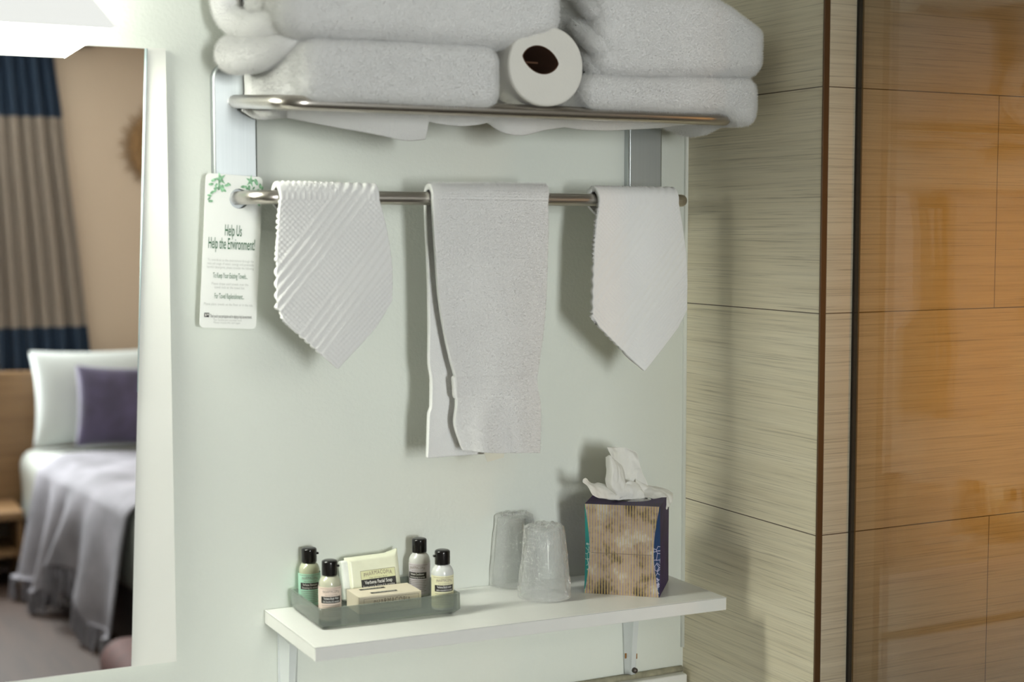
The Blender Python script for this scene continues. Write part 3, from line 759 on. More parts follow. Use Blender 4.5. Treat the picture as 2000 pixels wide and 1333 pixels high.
zback = at(850, 893, YLB+RC)[2]
draped('hand_towel', 'white terry hand towel folded over the middle of the bar', None,
       [(846, 392), (950, 394), (1071, 396)], [(905, 880), (935, 884), (975, 886), (1055, 885)],
       [(846, 392), (852, 500), (862, 610), (880, 700), (891, 745), (893, 790), (889, 825), (905, 880)], [(1071, 396), (1070, 500), (1064, 620), (1053, 715), (1050, 745), (1056, 790), (1057, 830), (1055, 885)],
       (hx0, hx1, zback, lambda q: 0.0 + 0.004*math.sin(q*3) + 0.004*sstep(0.62, 0.70, np.array([q]))[0] - 0.003*sstep(0.80, 0.83, np.array([q]))[0]), 190, 300, hand_pat, 33, 'hand towel', hand_rip, 'terry', 0.004, 0.0002)
ht = [o for o in COL.objects if o.name == 'hand_towel'][0]
P0 = at(944, 884, YLB-RC-0.001); tg = MB(); tv = [at(u, v, YLB-RC+0.004) for u, v in ((944, 880), (985, 880), (984, 894), (952, 903))]
o = mesh_obj('care_tag', tv, [(0, 1, 2, 3)], M['tag'], ht, False); solid(o, 0.0006)

# ================================================================== DOOR-HANGER CARD
YC = -0.024
cTL, cTR, cBL = at(405.5, 338, YC), at(516, 346.5, YC), at(389.5, 640, YC)
ex = (cTR-cTL); cw = np.linalg.norm(ex); ex /= cw
ez = (cTL-cBL); ez -= ex*np.dot(ex, ez); chh = np.linalg.norm(ez); ez /= chh; ny = np.cross(ex, ez); ny = ny if ny[1] < 0 else -ny
card = thing('door_hanger_card', 'white printed towel notice card with a hole, hung on the left arm of the bar', 'card', tuple(cBL+ex*cw/2))
def card_map(v, lift): return cBL + np.outer(v[:, 0], ex) + np.outer(v[:, 1], ez) + ny*lift
hx = np.dot(np.array([RX0, YC, BZ])-cBL, ex); hz = np.dot(np.array([RX0, YC, BZ])-cBL, ez) - 0.001
r = 0.006; out = []
for cx_, cz_, a0 in ((cw-r, chh-r, 0), (r, chh-r, 90), (r, r, 180), (cw-r, r, 270)):
    for k in range(7): q = math.radians(a0+k*15); out.append((cx_+r*math.cos(q), cz_+r*math.sin(q)))
bm = bmesh.new(); hr = 0.0128
vo = [bm.verts.new((x, z, 0)) for x, z in out]
hole = [(hx+hr*math.cos(q), hz+hr*math.sin(q)) for q in np.linspace(0, 2*np.pi, 32, endpoint=False)]
vh = [bm.verts.new((x, z, 0)) for x, z in hole]
es = [bm.edges.new((l[i], l[(i+1) % len(l)])) for l in (vo, vh) for i in range(len(l))]
bmesh.ops.triangle_fill(bm, use_beauty=True, use_dissolve=False, edges=es)
bm.verts.index_update(); V2 = np.array([q.co[:2] for q in bm.verts]); F2 = [[q.index for q in g.verts] for g in bm.faces]; bm.free()
o = mesh_obj('sheet', card_map(V2, 0.0), F2, M['card'], card, False); solid(o, 0.0008, 0)
pr = Print(card_map)
def cpx(u, v):  # place on the card
    p = at(u, v, YC); return np.dot(p-cBL, ex), np.dot(p-cBL, ez)
def ctext(body, u, v, h, w, mat, bold=0.0):
    x, y = cpx(u, v); pr.text(body, x, y, h, mat, lift=0.0007, width=w, bold=bold)
pxm = cw/111.0
ctext('Help Us', 455, 461, 0.0205, 33*pxm, M['green_ink'], 0.0001)
ctext('Help the Environment!', 452, 487, 0.0205, 91*pxm, M['green_ink'], 0.0001)
for i, s_ in enumerate(('To contribute to the environment through the', 'reduced usage of water, energy and potentially', 'harmful detergents, please consider the following')):
    ctext(s_, 450.5-i*0.3, 511.5+i*7, 0.0046, (92 if i else 90)*pxm, M['grey_ink'])
ctext('To Keep Your Existing Towels...', 449.5, 544, 0.0098, 68*pxm, M['green_ink'])
ctext('Please drape used towels over the', 449, 557.5, 0.0046, 72*pxm, M['grey_ink']); ctext('towel rack or the towel bar.', 448.5, 564.5, 0.0046, 60*pxm, M['grey_ink'])
ctext('For Towel Replenishment...', 447.5, 584, 0.0098, 58*pxm, M['green_ink'])
ctext('Please place towels on the floor or in the tub.', 446, 597.5, 0.0046, 96*pxm, M['grey_ink'])
ctext('Thank you for your participation and for helping to help the environment.', 451, 621.5, 0.0060, 82*pxm, M['black_ink'])
ctext('Tear resistant and recyclable stock', 444, 627.5, 0.0036, 56*pxm, M['grey_ink']); ctext('Please recycle this card again', 443, 632.5, 0.0036, 52*pxm, M['grey_ink'])
x, y = cpx(403.5, 615.5); pr.put(rect2(x-0.0032, y-0.0028, x+0.0032, y+0.0028), M['black_ink'], 0.0007)
pr.put(rect2(x-0.0020, y-0.0016, x-0.0004, y+0.0016), M['white_ink'], 0.0009); pr.put(rect2(x+0.0006, y-0.0004, x+0.0022, y+0.0018), M['white_ink'], 0.0009)
pr.obj('lettering', card)
lv = Print(card_map)
def leafshape(x, y, ang, size, kind):
    if kind == 'star':
        pts = []
        for k in range(10):
            q = ang+2*math.pi*k/10; rr = size*(1.0 if k % 2 == 0 else 0.36); pts.append((x+rr*math.cos(q)*0.8, y+rr*math.sin(q)))
    else:
        pts = [(x+size*math.cos(q)*math.cos(ang)-0.5*size*math.sin(q)*math.sin(ang), y+size*math.cos(q)*math.sin(ang)+0.5*size*math.sin(q)*math.cos(ang)) for q in np.linspace(0, 2*math.pi, 10, endpoint=False)]
    c = (x, y); v = np.array([c]+pts); f = [[0, i+1, (i+1) % len(pts)+1] for i in range(len(pts))]; lv.put((v, f), M['leaf'], 0.0006+0.0005*random.random())
for side in (0, 1):
    def q_(u, v): return cpx(u, v)
    if side == 0:
        x, y = q_(430, 350); leafshape(x, y, 1.9, 0.0100, 'star')
        sprig = [(417, 352, .0036), (412, 360, .0034), (422, 362, .0028), (434, 368, .0050), (428, 366, .004), (443, 362, .0036), (447, 360, .0028), (414, 376, .0034), (409, 382, .003), (420, 372, .0028), (411, 393, .0032), (408, 388, .0026), (421, 368, .003), (438, 372, .003)]
    else:
        x, y = q_(489, 354); leafshape(x, y, 1.45, 0.0088, 'star')
        sprig = [(500, 356, .0046), (508, 364, .0036), (475, 365, .0036), (481, 367, .003), (495, 368, .0024), (512, 368, .0026), (505, 400, .0024), (503, 372, .0026), (486, 367, .0036)]
    for u, v, sz in sprig:
        x, y = q_(u, v); leafshape(x, y, random.random()*3.1, sz, 'o')
lv.obj('leaf_print', card)

# ================================================================== MIRROR AND VANITY LAMP
gTR, gBR = onmir(284, 95), onmir(256.5, 1302); gTL, gBL = onmir(0, 83), onmir(0, 1331)
xl_ = -1.70
def ext(a, b, x): k = (x-b[0])/(a[0]-b[0]); return b+(a-b)*k
def mline(p, x): return np.array([x, MO[1]-(x-MO[0])*math.tan(MYAW), p[2]])   # along the mirror plane at one height
gTL = mline(gTR, xl_); gBL = mline(gBR, xl_)
bx1, bzt, bzb = at(323, 95, -0.012)[0], at(323, 95, -0.012)[2], at(338, 1293, -0.012)[2]
mir = thing('wall_mirror', 'tall frameless mirror on a white backing board reflecting the bedroom', 'mirror', (-1.15, 0, bzb))
bR, bL = mline(gTR, bx1), mline(gTR, xl_-0.03); off = 0.003
v = []
for z in (bzb, bzt):
    v += [(bL[0], -0.0005, z), (bL[0], bL[1]+off, z), (bR[0], bR[1]+off, z), (bR[0], -0.0005, z)]
o = mesh_obj('backing_board', v, [(0,1,2,3),(7,6,5,4),(0,4,5,1),(1,5,6,2),(2,6,7,3),(3,7,4,0)], M['board'], mir, False); bevel_mod(o, 0.0012, 2)
fr = [gTL, gTR, gBR, gBL]; n = 4
bk = [p - MN*off*0.98 for p in fr]
mesh_obj('mirror_glass', fr, [(3, 2, 1, 0)], M['mirror'], mir, False)
mesh_obj('mirror_edge', fr+bk, [(i, (i+1) % n, (i+1) % n+n, i+n) for i in range(n)], M['mirror_edge'], mir, False)
gM = gTR*0.45+gBR*0.55
MB().tube([gTR+MN*0.0006+np.array([0.0008, 0, 0]), gM+MN*0.0006], 0.0019, 8, 0, True, [1.0, 0.3]).obj('polished_edge', M['glass_edge'], mir, True)

LD = 0.18; LR = at(228, 53, -LD); Z0 = LR[2]
lamp = thing('vanity_lamp', 'lit white box lamp on the wall above the mirror', 'wall lamp', (-1.2, 0, Z0))
LXL = -1.85
bot = [(LXL, -LD), (LR[0], -LD), (LR[0], -0.006), (LXL, -0.006)]
topi = [(LXL+0.072, -0.125), (LR[0]-0.072, -0.125), (LR[0]-0.070, -0.006), (LXL+0.07, -0.006)]
zt_ = Z0+0.105
v = [(x, y, Z0-0.0008) for x, y in bot]+[(x, y, zt_) for x, y in topi]
o = mesh_obj('lamp_shade', v, [(0, 1, 5, 4), (2, 3, 7, 6), (4, 5, 6, 7)], M['shade'], lamp, False)
solid(o, 0.003, -1)
for f_ in ((1, 2, 6, 5), (3, 0, 4, 7)):
    solid(mesh_obj('end_panel', [v[q] for q in f_], [(0, 1, 2, 3)], M['lamp_end'], lamp, False), 0.003, -1)
bb = [(x+(0.004 if x < -1.2 else -0.004), y+(0.004 if y < -0.1 else -0.002)) for x, y in bot]
o = mesh_obj('diffuser', [(x, y, Z0+0.001) for x, y in bb]+[(x, y, Z0+0.003) for x, y in bb], [(3, 2, 1, 0), (4, 5, 6, 7), (0, 1, 5, 4), (1, 2, 6, 5), (2, 3, 7, 6), (3, 0, 4, 7)], M['diffuser'], lamp, False)
MB().box((LXL+0.1, -0.0005, Z0+0.01), (LR[0]-0.1, -0.006, zt_-0.01)).obj('wall_mount', M['steel'], lamp)

# ================================================================== TRAY AND TOILETRIES
def sz(x): return shelfz(x)
tb = 0.0028; zT = sz(-0.55)
th_ = 0.0275
A_, B_, C_ = atz(624, 1193, zT+th_), atz(901, 1160, zT+th_), atz(569, 1152, zT+th_)
exx = (B_-A_)[:2]; tw = np.linalg.norm(exx); exx /= tw; eyy = np.array([-exx[1], exx[0]])
td = abs(np.dot((C_-A_)[:2], eyy))
tdeep = td
trr = thing('amenity_tray', 'frosted grey rectangular tray of toiletries at the left end of the shelf', 'tray', (*(A_[:2]+exx*tw/2+eyy*td/2), zT))
TZ = np.array([0, 0, 1.0])
def tl(x, y, z): p = A_[:2]+exx*x+eyy*y; return np.array([p[0], p[1], zT+z])
def rrect(x0, y0, x1, y1, r, k=6):
    o_ = []
    for cx_, cy_, a0 in ((x1-r, y1-r, 0), (x0+r, y1-r, 90), (x0+r, y0+r, 180), (x1-r, y0+r, 270)):
        for i in range(k+1): q = math.radians(a0+90*i/k); o_.append((cx_+r*math.cos(q), cy_+r*math.sin(q)))
    return o_
prof = [(0.007, 0.0010, 0.002), (0.006, 0.0012, 0.003), (0.0008, 0.0062, 0.004), (0.0, 0.0072, 0.0045), (0.0, th_, 0.0055), (0.0006, th_+0.0006, 0.005), (0.0030, th_+0.0006, 0.004), (0.0034, th_, 0.004), (0.0034, 0.0050, 0.004), (0.006, 0.0032, 0.003)]
rings = []
for ins, z, r in prof: rings.append([tl(x, y, z) for x, y in rrect(ins, ins, tw-ins, td-ins, max(r, 0.002))])
mb = MB().grid(np.array(rings).transpose(1, 0, 2), 0, True); nr = len(rings[0])
mb.add(rings[0], [list(range(nr))[::-1]]); mb.add(rings[-1], [list(range(nr))])
mb.obj('tray_body', M['tray'], trr, auto=40)
for x, y in ((0.012, 0.012), (tw-0.012, 0.012), (0.012, td-0.012), (tw-0.012, td-0.012)):
    p = tl(x, y, 0); MB().lathe([(0, 0.0002), (0.004, 0.0002), (0.004, 0.0014), (0, 0.0014)], tuple(p), 14).obj('foot', M['seal'], trr)
TF = zT+tb+0.0006      # tray floor

BH = 0.0800
def bottle(name, label, u, vtop, base_guess, lab_col, liq_col, cloudy, lines, yaw, hinge, white_bottle=False, scale=1.0):
    """clear 30 ml bottle: its axis stands where the cap top shows it"""
    p = atz(u, vtop, TF+BH*scale); x, y = p[0], p[1]
    t = thing(name, label, 'bottle', (x, y, TF), 'toiletry bottles on the tray')
    s = scale; R = 0.0147*s
    body = [(0.0, 0.0002), (R*0.80, 0.0002), (R*0.95, 0.0009), (R, 0.003), (R, 0.0490*s), (R*0.97, 0.0520*s), (R*0.87, 0.0556*s), (R*0.70, 0.0588*s), (R*0.62, 0.0598*s), (R*0.58, 0.0635*s), (0, 0.0636*s)]
    MB().lathe(body, (x, y, TF), 56).obj('body', plain(name+'_lotion', cloudy, 0.15, var=0.01, spec=0.6) if white_bottle else M['bottle'], t, True, 50)
    if not white_bottle:
        k = 0.93
        liq = [(0, 0.0014)]+[(r_*k, z_+0.0006) for r_, z_ in body[2:8]]+[(0, 0.0596*s)]
        lm = plain(name+'_liquid', liq_col, 0.25, var=0.01)
        MB().lathe(liq, (x, y, TF), 48).obj('liquid', lm, t, True, 50)
    cm = [(R*0.66, 0.0606*s), (R*0.69, 0.0609*s), (R*0.70, 0.0640*s), (R*0.70, 0.0765*s), (R*0.685, 0.0783*s), (R*0.62, 0.0793*s), (R*0.5, BH*s), (0, BH*s)]
    cap = MB().lathe(cm, (x, y, TF), 48)
    for k in range(-1, 2):
        q = hinge+k*0.0
    cap.obj('cap', M['black_cap'], t, True, 40)
    hx_, hy_ = x+math.cos(hinge)*R*0.74, y+math.sin(hinge)*R*0.74
    hb = MB().box((hx_-0.0016, hy_-0.0022, TF+0.0705*s), (hx_+0.0016, hy_+0.0022, TF+0.0732*s), bev=0.0006); hb.obj('hinge', M['black_cap'], t)
    # wrap-around label
    z0, z1 = 0.0040*s, 0.0470*s; Rl = R+0.00025
    a = np.linspace(0, 2*np.pi, 65); P = np.stack([np.stack([x+Rl*np.cos(a), y+Rl*np.sin(a), np.full(65, TF+z)], 1) for z in (z0, z1)], 1)
    lb = MB().grid(P).obj('label', plain(name+'_label', lab_col, 0.5, var=0.01), t, True)
    def cyl(v, lift):
        an = yaw + v[:, 0]/Rl; rr = Rl+0.0001+lift
        return np.stack([x+rr*np.cos(an), y+rr*np.sin(an), TF+v[:, 1]], 1)
    pr = Print(cyl); ink = M['brown_ink']
    def strip(x0, y0, x1, y1, mat, lift=0.0): pr.put(rect2(x0, y0, x1, y1, 24), mat, lift)
    strip(-0.0165, z1-0.0022, 0.0165, z1-0.0018, ink)
    pr.text('PHARMACOPIA', 0, z1-0.0085*s, 0.0056*s, M['brown_ink'], lift=0.0001, width=0.0225*s, arch=0.0014, spacing=1.2)
    pr.text('Vegan and Organic Based', 0, z1-0.0106*s, 0.0018, M['brown_ink'], lift=0.0001, width=0.017)
    strip(-0.0140*s, z1-0.0210*s, 0.0140*s, z1-0.0122*s, M['black_ink'])
    pr.text(lines[0], 0, z1-0.0160*s, 0.0043*s, M['white_ink'], lift=0.0002, width=0.0205*s, bold=0.00006)
    pr.text(lines[1], 0, z1-0.0198*s, 0.0036*s, M['white_ink'], lift=0.0002, width=0.0225*s, bold=0.00004)
    for k in range(7):
        yy = z1-0.0240*s-k*0.0024*s
        strip(-0.0135*s+0.001*(k % 2), yy, 0.0135*s-0.0015*((k*7) % 3), yy+0.0005, ink)
    pr.obj('lettering', lb)
    return t
ycam = math.atan2(CAM[1]+0.1, CAM[0]+0.55)
bottle('shampoo_bottle', 'bottle with mint green label and black cap, back left corner of tray', 603.5, 1070, None, (0.42, 0.70, 0.55), (0.62, 0.64, 0.49), None, ('Verbena Shampoo', 'Shampoing à la verveine'), ycam+0.10, -0.2)
bottle('body_wash_bottle', 'bottle with pale pink label and black cap, front left corner of tray', 643.5, 1094, None, (0.80, 0.66, 0.57), (0.68, 0.665, 0.55), None, ('Verbena Body Wash', 'Gel douche à la verveine'), ycam+0.16, -0.25)
bottle('conditioner_bottle', 'white bottle with lilac label, tallest in view, behind the soap box', 819, 1051.5, None, (0.62, 0.58, 0.62), None, (0.66, 0.66, 0.64), ('Verbena Conditioner', 'Après-shampoing à la verveine'), ycam-0.28, 1.0, True)
bottle('body_lotion_bottle', 'white bottle with pale yellow label and black cap, right end of tray', 864, 1074, None, (0.80, 0.77, 0.52), None, (0.70, 0.71, 0.69), ('Verbena Body Lotion', 'Lotion corporelle à la verveine'), ycam+0.14, 2.9, True)

# soap carton lying in front
M['cream'] = plain('cream_carton', (0.76, 0.68, 0.54), 0.55, var=0.015)
M['sachet'] = plain('pale_yellow_sachet', (0.82, 0.83, 0.65), 0.3, var=0.03, vscale=60, bmp=0.15, bscale=90, spec=0.6)
def frame_map(o, ux, uz, nrm):
    def fn(v, lift): return o + np.outer(v[:, 0], ux) + np.outer(v[:, 1], uz) + nrm*lift
    return fn
SH = 0.0235
sF0, sF1 = atz(702, 1168, TF+SH), atz(823, 1154, TF+SH)
sux = (sF1-sF0); sux[2] = 0; sw = np.linalg.norm(sux); sux /= sw; suy = np.array([-sux[1], sux[0], 0.0]); sdp = 0.050
sbx = thing('soap_carton', 'cream soap carton lying flat at the front of the tray', 'soap box', tuple(sF0[:2]+sux[:2]*sw/2+suy[:2]*sdp/2)+(TF,))
def sl(x, y, z): return np.array([*(sF0[:2]+sux[:2]*x+suy[:2]*y), TF+z])
v = [sl(x, y, z) for z in (0, SH) for x, y in ((0, 0), (sw, 0), (sw, sdp), (0, sdp))]
o = mesh_obj('carton', v, [(3,2,1,0),(4,5,6,7),(0,1,5,4),(1,2,6,5),(2,3,7,6),(3,0,4,7)], M['cream'], sbx, False); bevel_mod(o, 0.0008, 2)
p1 = Print(frame_map(sl(sw/2, 0, 0), sux, TZ, -suy))
for q in outline2(-sw/2+0.006, 0.002, sw/2-0.004, SH-0.003, 0.0004): p1.put(q, M['brown_ink'], 0.0003)
p1.text('PHARMACOPIA', 0.002, SH*0.42, 0.0105, M['brown_ink'], lift=0.0004, width=0.052, arch=0.002, spacing=1.2)
p1.text('Verbena Bar Soap', 0, 0.004, 0.004, M['brown_ink'], lift=0.0004, width=0.03)
p1.obj('front_lettering', sbx)
p2 = Print(frame_map(sl(sw/2, sdp/2, SH), sux, suy, TZ))
p2.put(rect2(-0.0225, -0.0135, 0.0150, -0.0065), M['black_ink'], 0.0003); p2.text('SAVON EN BARRE', -0.004, -0.0120, 0.0052, M['white_ink'], lift=0.0005, width=0.031)
p2.put(rect2(-0.0300, 0.0095, 0.0060, 0.0165), M['black_ink'], 0.0003); p2.text('VERBENA SOAP', -0.012, 0.0110, 0.0052, M['white_ink'], lift=0.0005, width=0.026)
p2.obj('top_lettering', sbx)
# soap sachet standing behind it, leaning on its long edge
yS = sl(0, sdp+0.010, 0)[1]
pTL, pTR, pBL = at(668, 1093, yS), at(773, 1079, yS), at(683, 1184, yS)
fz = sl(0, 0, 0)[2]; pBL = np.array([at(686, 1178, yS)[0], yS, TF+0.0005])
kx = pTR-pTL; kx[2] *= 0.75; kw = np.linalg.norm(kx); kx /= kw; kx = np.array([kx[0], kx[1], kx[2]])
kz = np.array([0, 0.22, 1.0]); kz -= kx*np.dot(kx, kz); kz /= np.linalg.norm(kz); kn = np.cross(kx, kz); kn = kn if kn[1] < 0 else -kn
kh = 0.062; kt = 0.0135
sac = thing('soap_sachet', 'pale yellow wrapped soap sachet standing behind the cream carton', 'soap', tuple(pBL+kx*kw/2))
Ku, Kv = np.meshgrid(np.linspace(0, 1, 60), np.linspace(0, 1, 50), indexing='ij')
kO = pBL - kx*0.004
kO[2] = TF+0.0008
def sach(side):
    edge = np.minimum(np.minimum(Ku, 1-Ku)*kw, np.minimum(Kv, 1-Kv)*kh)
    th2 = kt/2*np.clip(edge/0.006, 0, 1)**0.5
    uu = Ku*kw; vv = Kv*kh
    vv = vv + 0.0045*np.clip((Ku-0.75)/0.25, 0, 1)*np.clip((Kv-0.8)/0.2, 0, 1)
    P = kO + uu[..., None]*kx + vv[..., None]*kz + (side*th2)[..., None]*kn
    w = vnoise((P.reshape(-1, 3)), 60, 5, 2).reshape(uu.shape)*0.0006*np.clip(edge/0.004, 0, 1)
    P = P + (side*w)[..., None]*kn
    P[..., 2] = np.maximum(P[..., 2], TF+0.0006)
    return P
mb = MB().grid(sach(1)).grid(sach(-1)[::-1]); bm = bmesh.new()
mo = mb.obj('wrapper', M['sachet'], sac, True)
bm.from_mesh(mo.data); bmesh.ops.remove_doubles(bm, verts=bm.verts[:], dist=0.00005); bm.to_mesh(mo.data); bm.free()
MB().box((0, 0, 0), (1, 1, 1))
soap_w = M['white_sheet']
v = [kO + kx*a_ + kz*b_ + kn*c_ for c_ in (kt/2-0.002, -kt/2-0.004) for a_, b_ in ((-0.006, 0.004), (0.012, 0.004), (0.012, kh*0.94), (-0.006, kh*0.94))]
v = [np.array([p[0], p[1], max(p[2], TF+0.0006)]) for p in v]
o = mesh_obj('folded_end', v, [(0,1,2,3),(7,6,5,4),(0,4,5,1),(1,5,6,2),(2,6,7,3),(3,7,4,0)], plain('white_wrapper_end', (0.78, 0.80, 0.74), 0.35, var=0.03, vscale=80), sac, True); bevel_mod(o, 0.003, 4)
p3 = Print(frame_map(kO + kx*kw*0.56 + kz*kh*0.40 + kn*kt/2, kx, kz, kn))
M['sachet_label'] = plain('yellow_label', (0.72, 0.72, 0.44), 0.4)
p3.put(rect2(-0.0250, -0.021, 0.0255, 0.0165), M['sachet_label'], 0.0006)
for q in outline2(-0.0250, -0.021, 0.0255, 0.0165, 0.00045): p3.put(q, M['brown_ink'], 0.0008)
p3.text('PHARMACOPIA', 0, 0.0078, 0.0078, M['brown_ink'], lift=0.0008, width=0.041, arch=0.0022, spacing=1.2)
p3.text('Vegan and Organic Based', 0, 0.0054, 0.0026, M['brown_ink'], lift=0.0008, width=0.026)
p3.put(rect2(-0.0250, -0.0085, 0.0255, 0.0045), M['black_ink'], 0.0008)
p3.text('Verbena Facial Soap', 0, -0.0020, 0.0068, M['white_ink'], lift=0.0010, width=0.040, bold=0.00008)
p3.text('Savon pour le visage à la verveine', 0, -0.0072, 0.0054, M['white_ink'], lift=0.0010, width=0.046, bold=0.00006)
p3.text('For a naturally clean complexion', 0, -0.0118, 0.0028, M['brown_ink'], lift=0.0008, width=0.032)
p3.text('Net Wt 1.0 oz', 0, -0.0152, 0.0032, M['brown_ink'], lift=0.0008, width=0.022, bold=0.00005)
p3.obj('printed_label', sac)

# ================================================================== WRAPPED CUPS
def cup(label, u, v, seed, hgt, rb, rt):
    zz = shelfz(-0.33); c = atz(u, v, zz); x, y = c[0], c[1]+0.0
    t = thing('plastic_cup', label, 'cup', (x, y, zz), 'wrapped cups on the shelf')
    k = 0.90
    prof = [(rb*k, 0.0012), (rb*k*1.02, 0.0022), (rb*k*1.02, 0.0035), (rb*k*0.985, 0.005), (rt*k, hgt*0.93), (rt*k*0.95, hgt*0.955), (rt*k*0.8, hgt*0.95), (0, hgt*0.945)]
    o = MB().lathe(prof, (x, y, zz), 56).obj('cup', M['cup'], t, True, 40); solid(o, 0.0009, -1)
    n, m = 150, 90; a = np.linspace(0, 2*np.pi, n, endpoint=False); r_ = np.random.RandomState(seed)
    P = np.zeros((n, m, 3))
    for j in range(m):
        q = j/(m-1)
        if q < 0.72: f = q/0.72; R = rb*1.03+(rt*1.07-rb*1.03)*f; z = 0.0012+(hgt*0.975-0.0012)*f
        else: f = (q-0.72)/0.28; R = rt*1.07*(1-f)**0.8; z = hgt*0.975+0.004*math.sin(f*3.0)
        P[:, j] = np.stack([x+R*np.cos(a), y+R*np.sin(a), np.full(n, zz+z)], 1)
    Q = P.reshape(-1, 3); rad = Q-np.array([x, y, 0]); rad[:, 2] = 0; L = np.linalg.norm(rad, axis=1, keepdims=True)+1e-6; rad /= L
    fl = np.tile(np.sin(np.linspace(0, 1, m)*np.pi*0.5)*0.9+0.1, n)
    w1 = vnoise(Q*np.array([1, 1, 0.35]), 95, seed, 3); w2 = vnoise(Q, 260, seed+5, 2); rd = 1-2*np.abs(w1)
    zfl = np.tile(np.clip(np.linspace(0, 1, m)*8, 0, 1), n)
    Q = Q + rad*((0.0018*rd-0.0006+0.0005*w2)*zfl)[:, None]
    top = np.tile(sstep(0.66, 0.80, np.linspace(0, 1, m)), n); Q[:, 2] += top*(0.0050*np.abs(w1)+0.0012*w2)
    mb = MB().grid(Q.reshape(n, m, 3), 0, True)
    mb.obj('wrapper', M['wrap'], t, True)
    # gathered crest of the film on top
    cr = MB(); 
    for k in range(4):
        a0 = r_.rand()*6.28; pts = []
        for s_ in np.linspace(-1, 1, 26): pts.append((x+math.cos(a0)*s_*rt*0.8, y+math.sin(a0)*s_*rt*0.8))
        G = np.zeros((26, 4, 3))
        for i, (px_, py_) in enumerate(pts):
            hh = 0.005*(0.5+0.5*math.sin(i*1.7+k))+0.002
            for j in range(4): G[i, j] = (px_+0.0012*math.sin(i*1.3+j), py_+0.0012*math.cos(i*1.1+j), zz+hgt*0.972+hh*j/3)
        cr.grid(G)
    cr.obj('wrapper_crest', M['wrap'], t, True)
    return t
cup('clear plastic cup wrapped in film, upside down, nearer the shelf front', 1063, 1166, 3, 0.101, 0.0365, 0.0255)
cup('clear plastic cup wrapped in film, upside down, behind the other cup', 1003, 1141, 9, 0.103, 0.0355, 0.0258)

# ================================================================== TISSUE BOX
zB = shelfz(-0.16)
q0, q1, q2 = atz(1142.5, 1160, zB), atz(1287.5, 1168, zB), atz(1313, 1133, zB)
ux = (q1-q0)[:2]; bw = np.linalg.norm(ux); ux /= bw; uy = np.array([-ux[1], ux[0]])
bw = 0.1065; bd = 0.1065; bh = 0.1285
org = q1[:2]-ux*bw
tbx = thing('tissue_box', 'purple tissue box with gold striped floral front at the right end of the shelf', 'tissue box', tuple(org+ux*bw/2+uy*bd/2)+(zB,))
def bl_(x, y, z): return np.array([*(org+ux*x+uy*y), zB+z])
def stripe_mat():
    m, nt, b = new_mat('gold_striped_floral_print')
    tc = N(nt, 'ShaderNodeTexCoord'); sp = N(nt, 'ShaderNodeSeparateXYZ'); nt.links.new(tc.outputs['Object'], sp.inputs[0])
    h = math_(nt, 'ADD', math_(nt, 'MULTIPLY', sp.outputs[0], float(ux[0])), math_(nt, 'MULTIPLY', sp.outputs[1], float(ux[1])))
    wob = math_(nt, 'MULTIPLY', math_(nt, 'SUBTRACT', noise(nt, coords(nt, (60, 60, 14)), 1, 2), 0.5), 0.0008)
    fr_ = math_(nt, 'FRACT', math_(nt, 'DIVIDE', math_(nt, 'ADD', h, math_(nt, 'ADD', wob, 1.0)), 0.00395))
    line = math_(nt, 'LESS_THAN', fr_, 0.24)
    v = coords(nt)
    blot = noise(nt, v, 24, 4, 0.6); blot2 = noise(nt, v, 42, 3, 0.6)
    c = ramp(nt, blot, [(0.34, (0.07, 0.055, 0.045)), (0.41, (0.20, 0.155, 0.125)), (0.46, (0.33, 0.255, 0.235)), (0.56, (0.37, 0.295, 0.275)), (0.63, (0.48, 0.44, 0.41))])
    c2 = ramp(nt, blot2, [(0.35, (0.55, 0.5, 0.48)), (0.5, (1, 1, 1))])
    mm = N(nt, 'ShaderNodeMix', data_type='RGBA', blend_type='MULTIPLY'); mm.inputs[0].default_value = 0.55; nt.links.new(c, mm.inputs[6]); nt.links.new(c2, mm.inputs[7])
    nt.links.new(mixc(nt, line, mm.outputs[2], (0.55, 0.40, 0.12)), b.inputs['Base Color']); b.inputs['Roughness'].default_value = 0.4
    return m
M['stripes'] = stripe_mat()
def curl_mat(name, base, curl):
    m, nt, b = new_mat(name); v = coords(nt)
    w = N(nt, 'ShaderNodeTexVoronoi', feature='DISTANCE_TO_EDGE'); w.inputs['Scale'].default_value = 130; nt.links.new(v, w.inputs['Vector'])
    k = math_(nt, 'LESS_THAN', w.outputs['Distance'], 0.055)
    z = N(nt, 'ShaderNodeSeparateXYZ'); nt.links.new(v, z.inputs[0])
    low = math_(nt, 'LESS_THAN', z.outputs[2], 0.072)
    k = math_(nt, 'MULTIPLY', math_(nt, 'MULTIPLY', k, low), math_(nt, 'GREATER_THAN', noise(nt, v, 45, 2), 0.5))
    nt.links.new(mixc(nt, k, base, curl), b.inputs['Base Color']); b.inputs['Roughness'].default_value = 0.35; return m
M['purple'] = plain('dark_purple_print', (0.028, 0.010, 0.062), 0.5, var=0.4, vscale=40, spec=0.2)
M['teal'] = curl_mat('teal_print', (0.02, 0.30, 0.28), (0.6, 0.75, 0.7))
M['blue'] = curl_mat('blue_print', (0.012, 0.045, 0.13), (0.45, 0.45, 0.60))
nz = 25; mb = MB(); rows = []
for i in range(nz):
    t = i/(nz-1); c = 0.0006+0.0068*math.sin(math.pi*t)**1.1
    rows.append([bl_(x, y, t*bh) for x, y in ((c, 0), (bw-c*1.1, 0), (bw, c*1.0), (bw, bd-c*0.4), (bw-c*0.4, bd), (c*0.4, bd), (0, bd-c*0.4), (0, c*1.0))])
R3 = np.array(rows); mats_ = [M['stripes'], M['blue'], M['purple'], M['purple'], M['purple'], M['purple'], M['purple'], M['teal']]
um = []; 
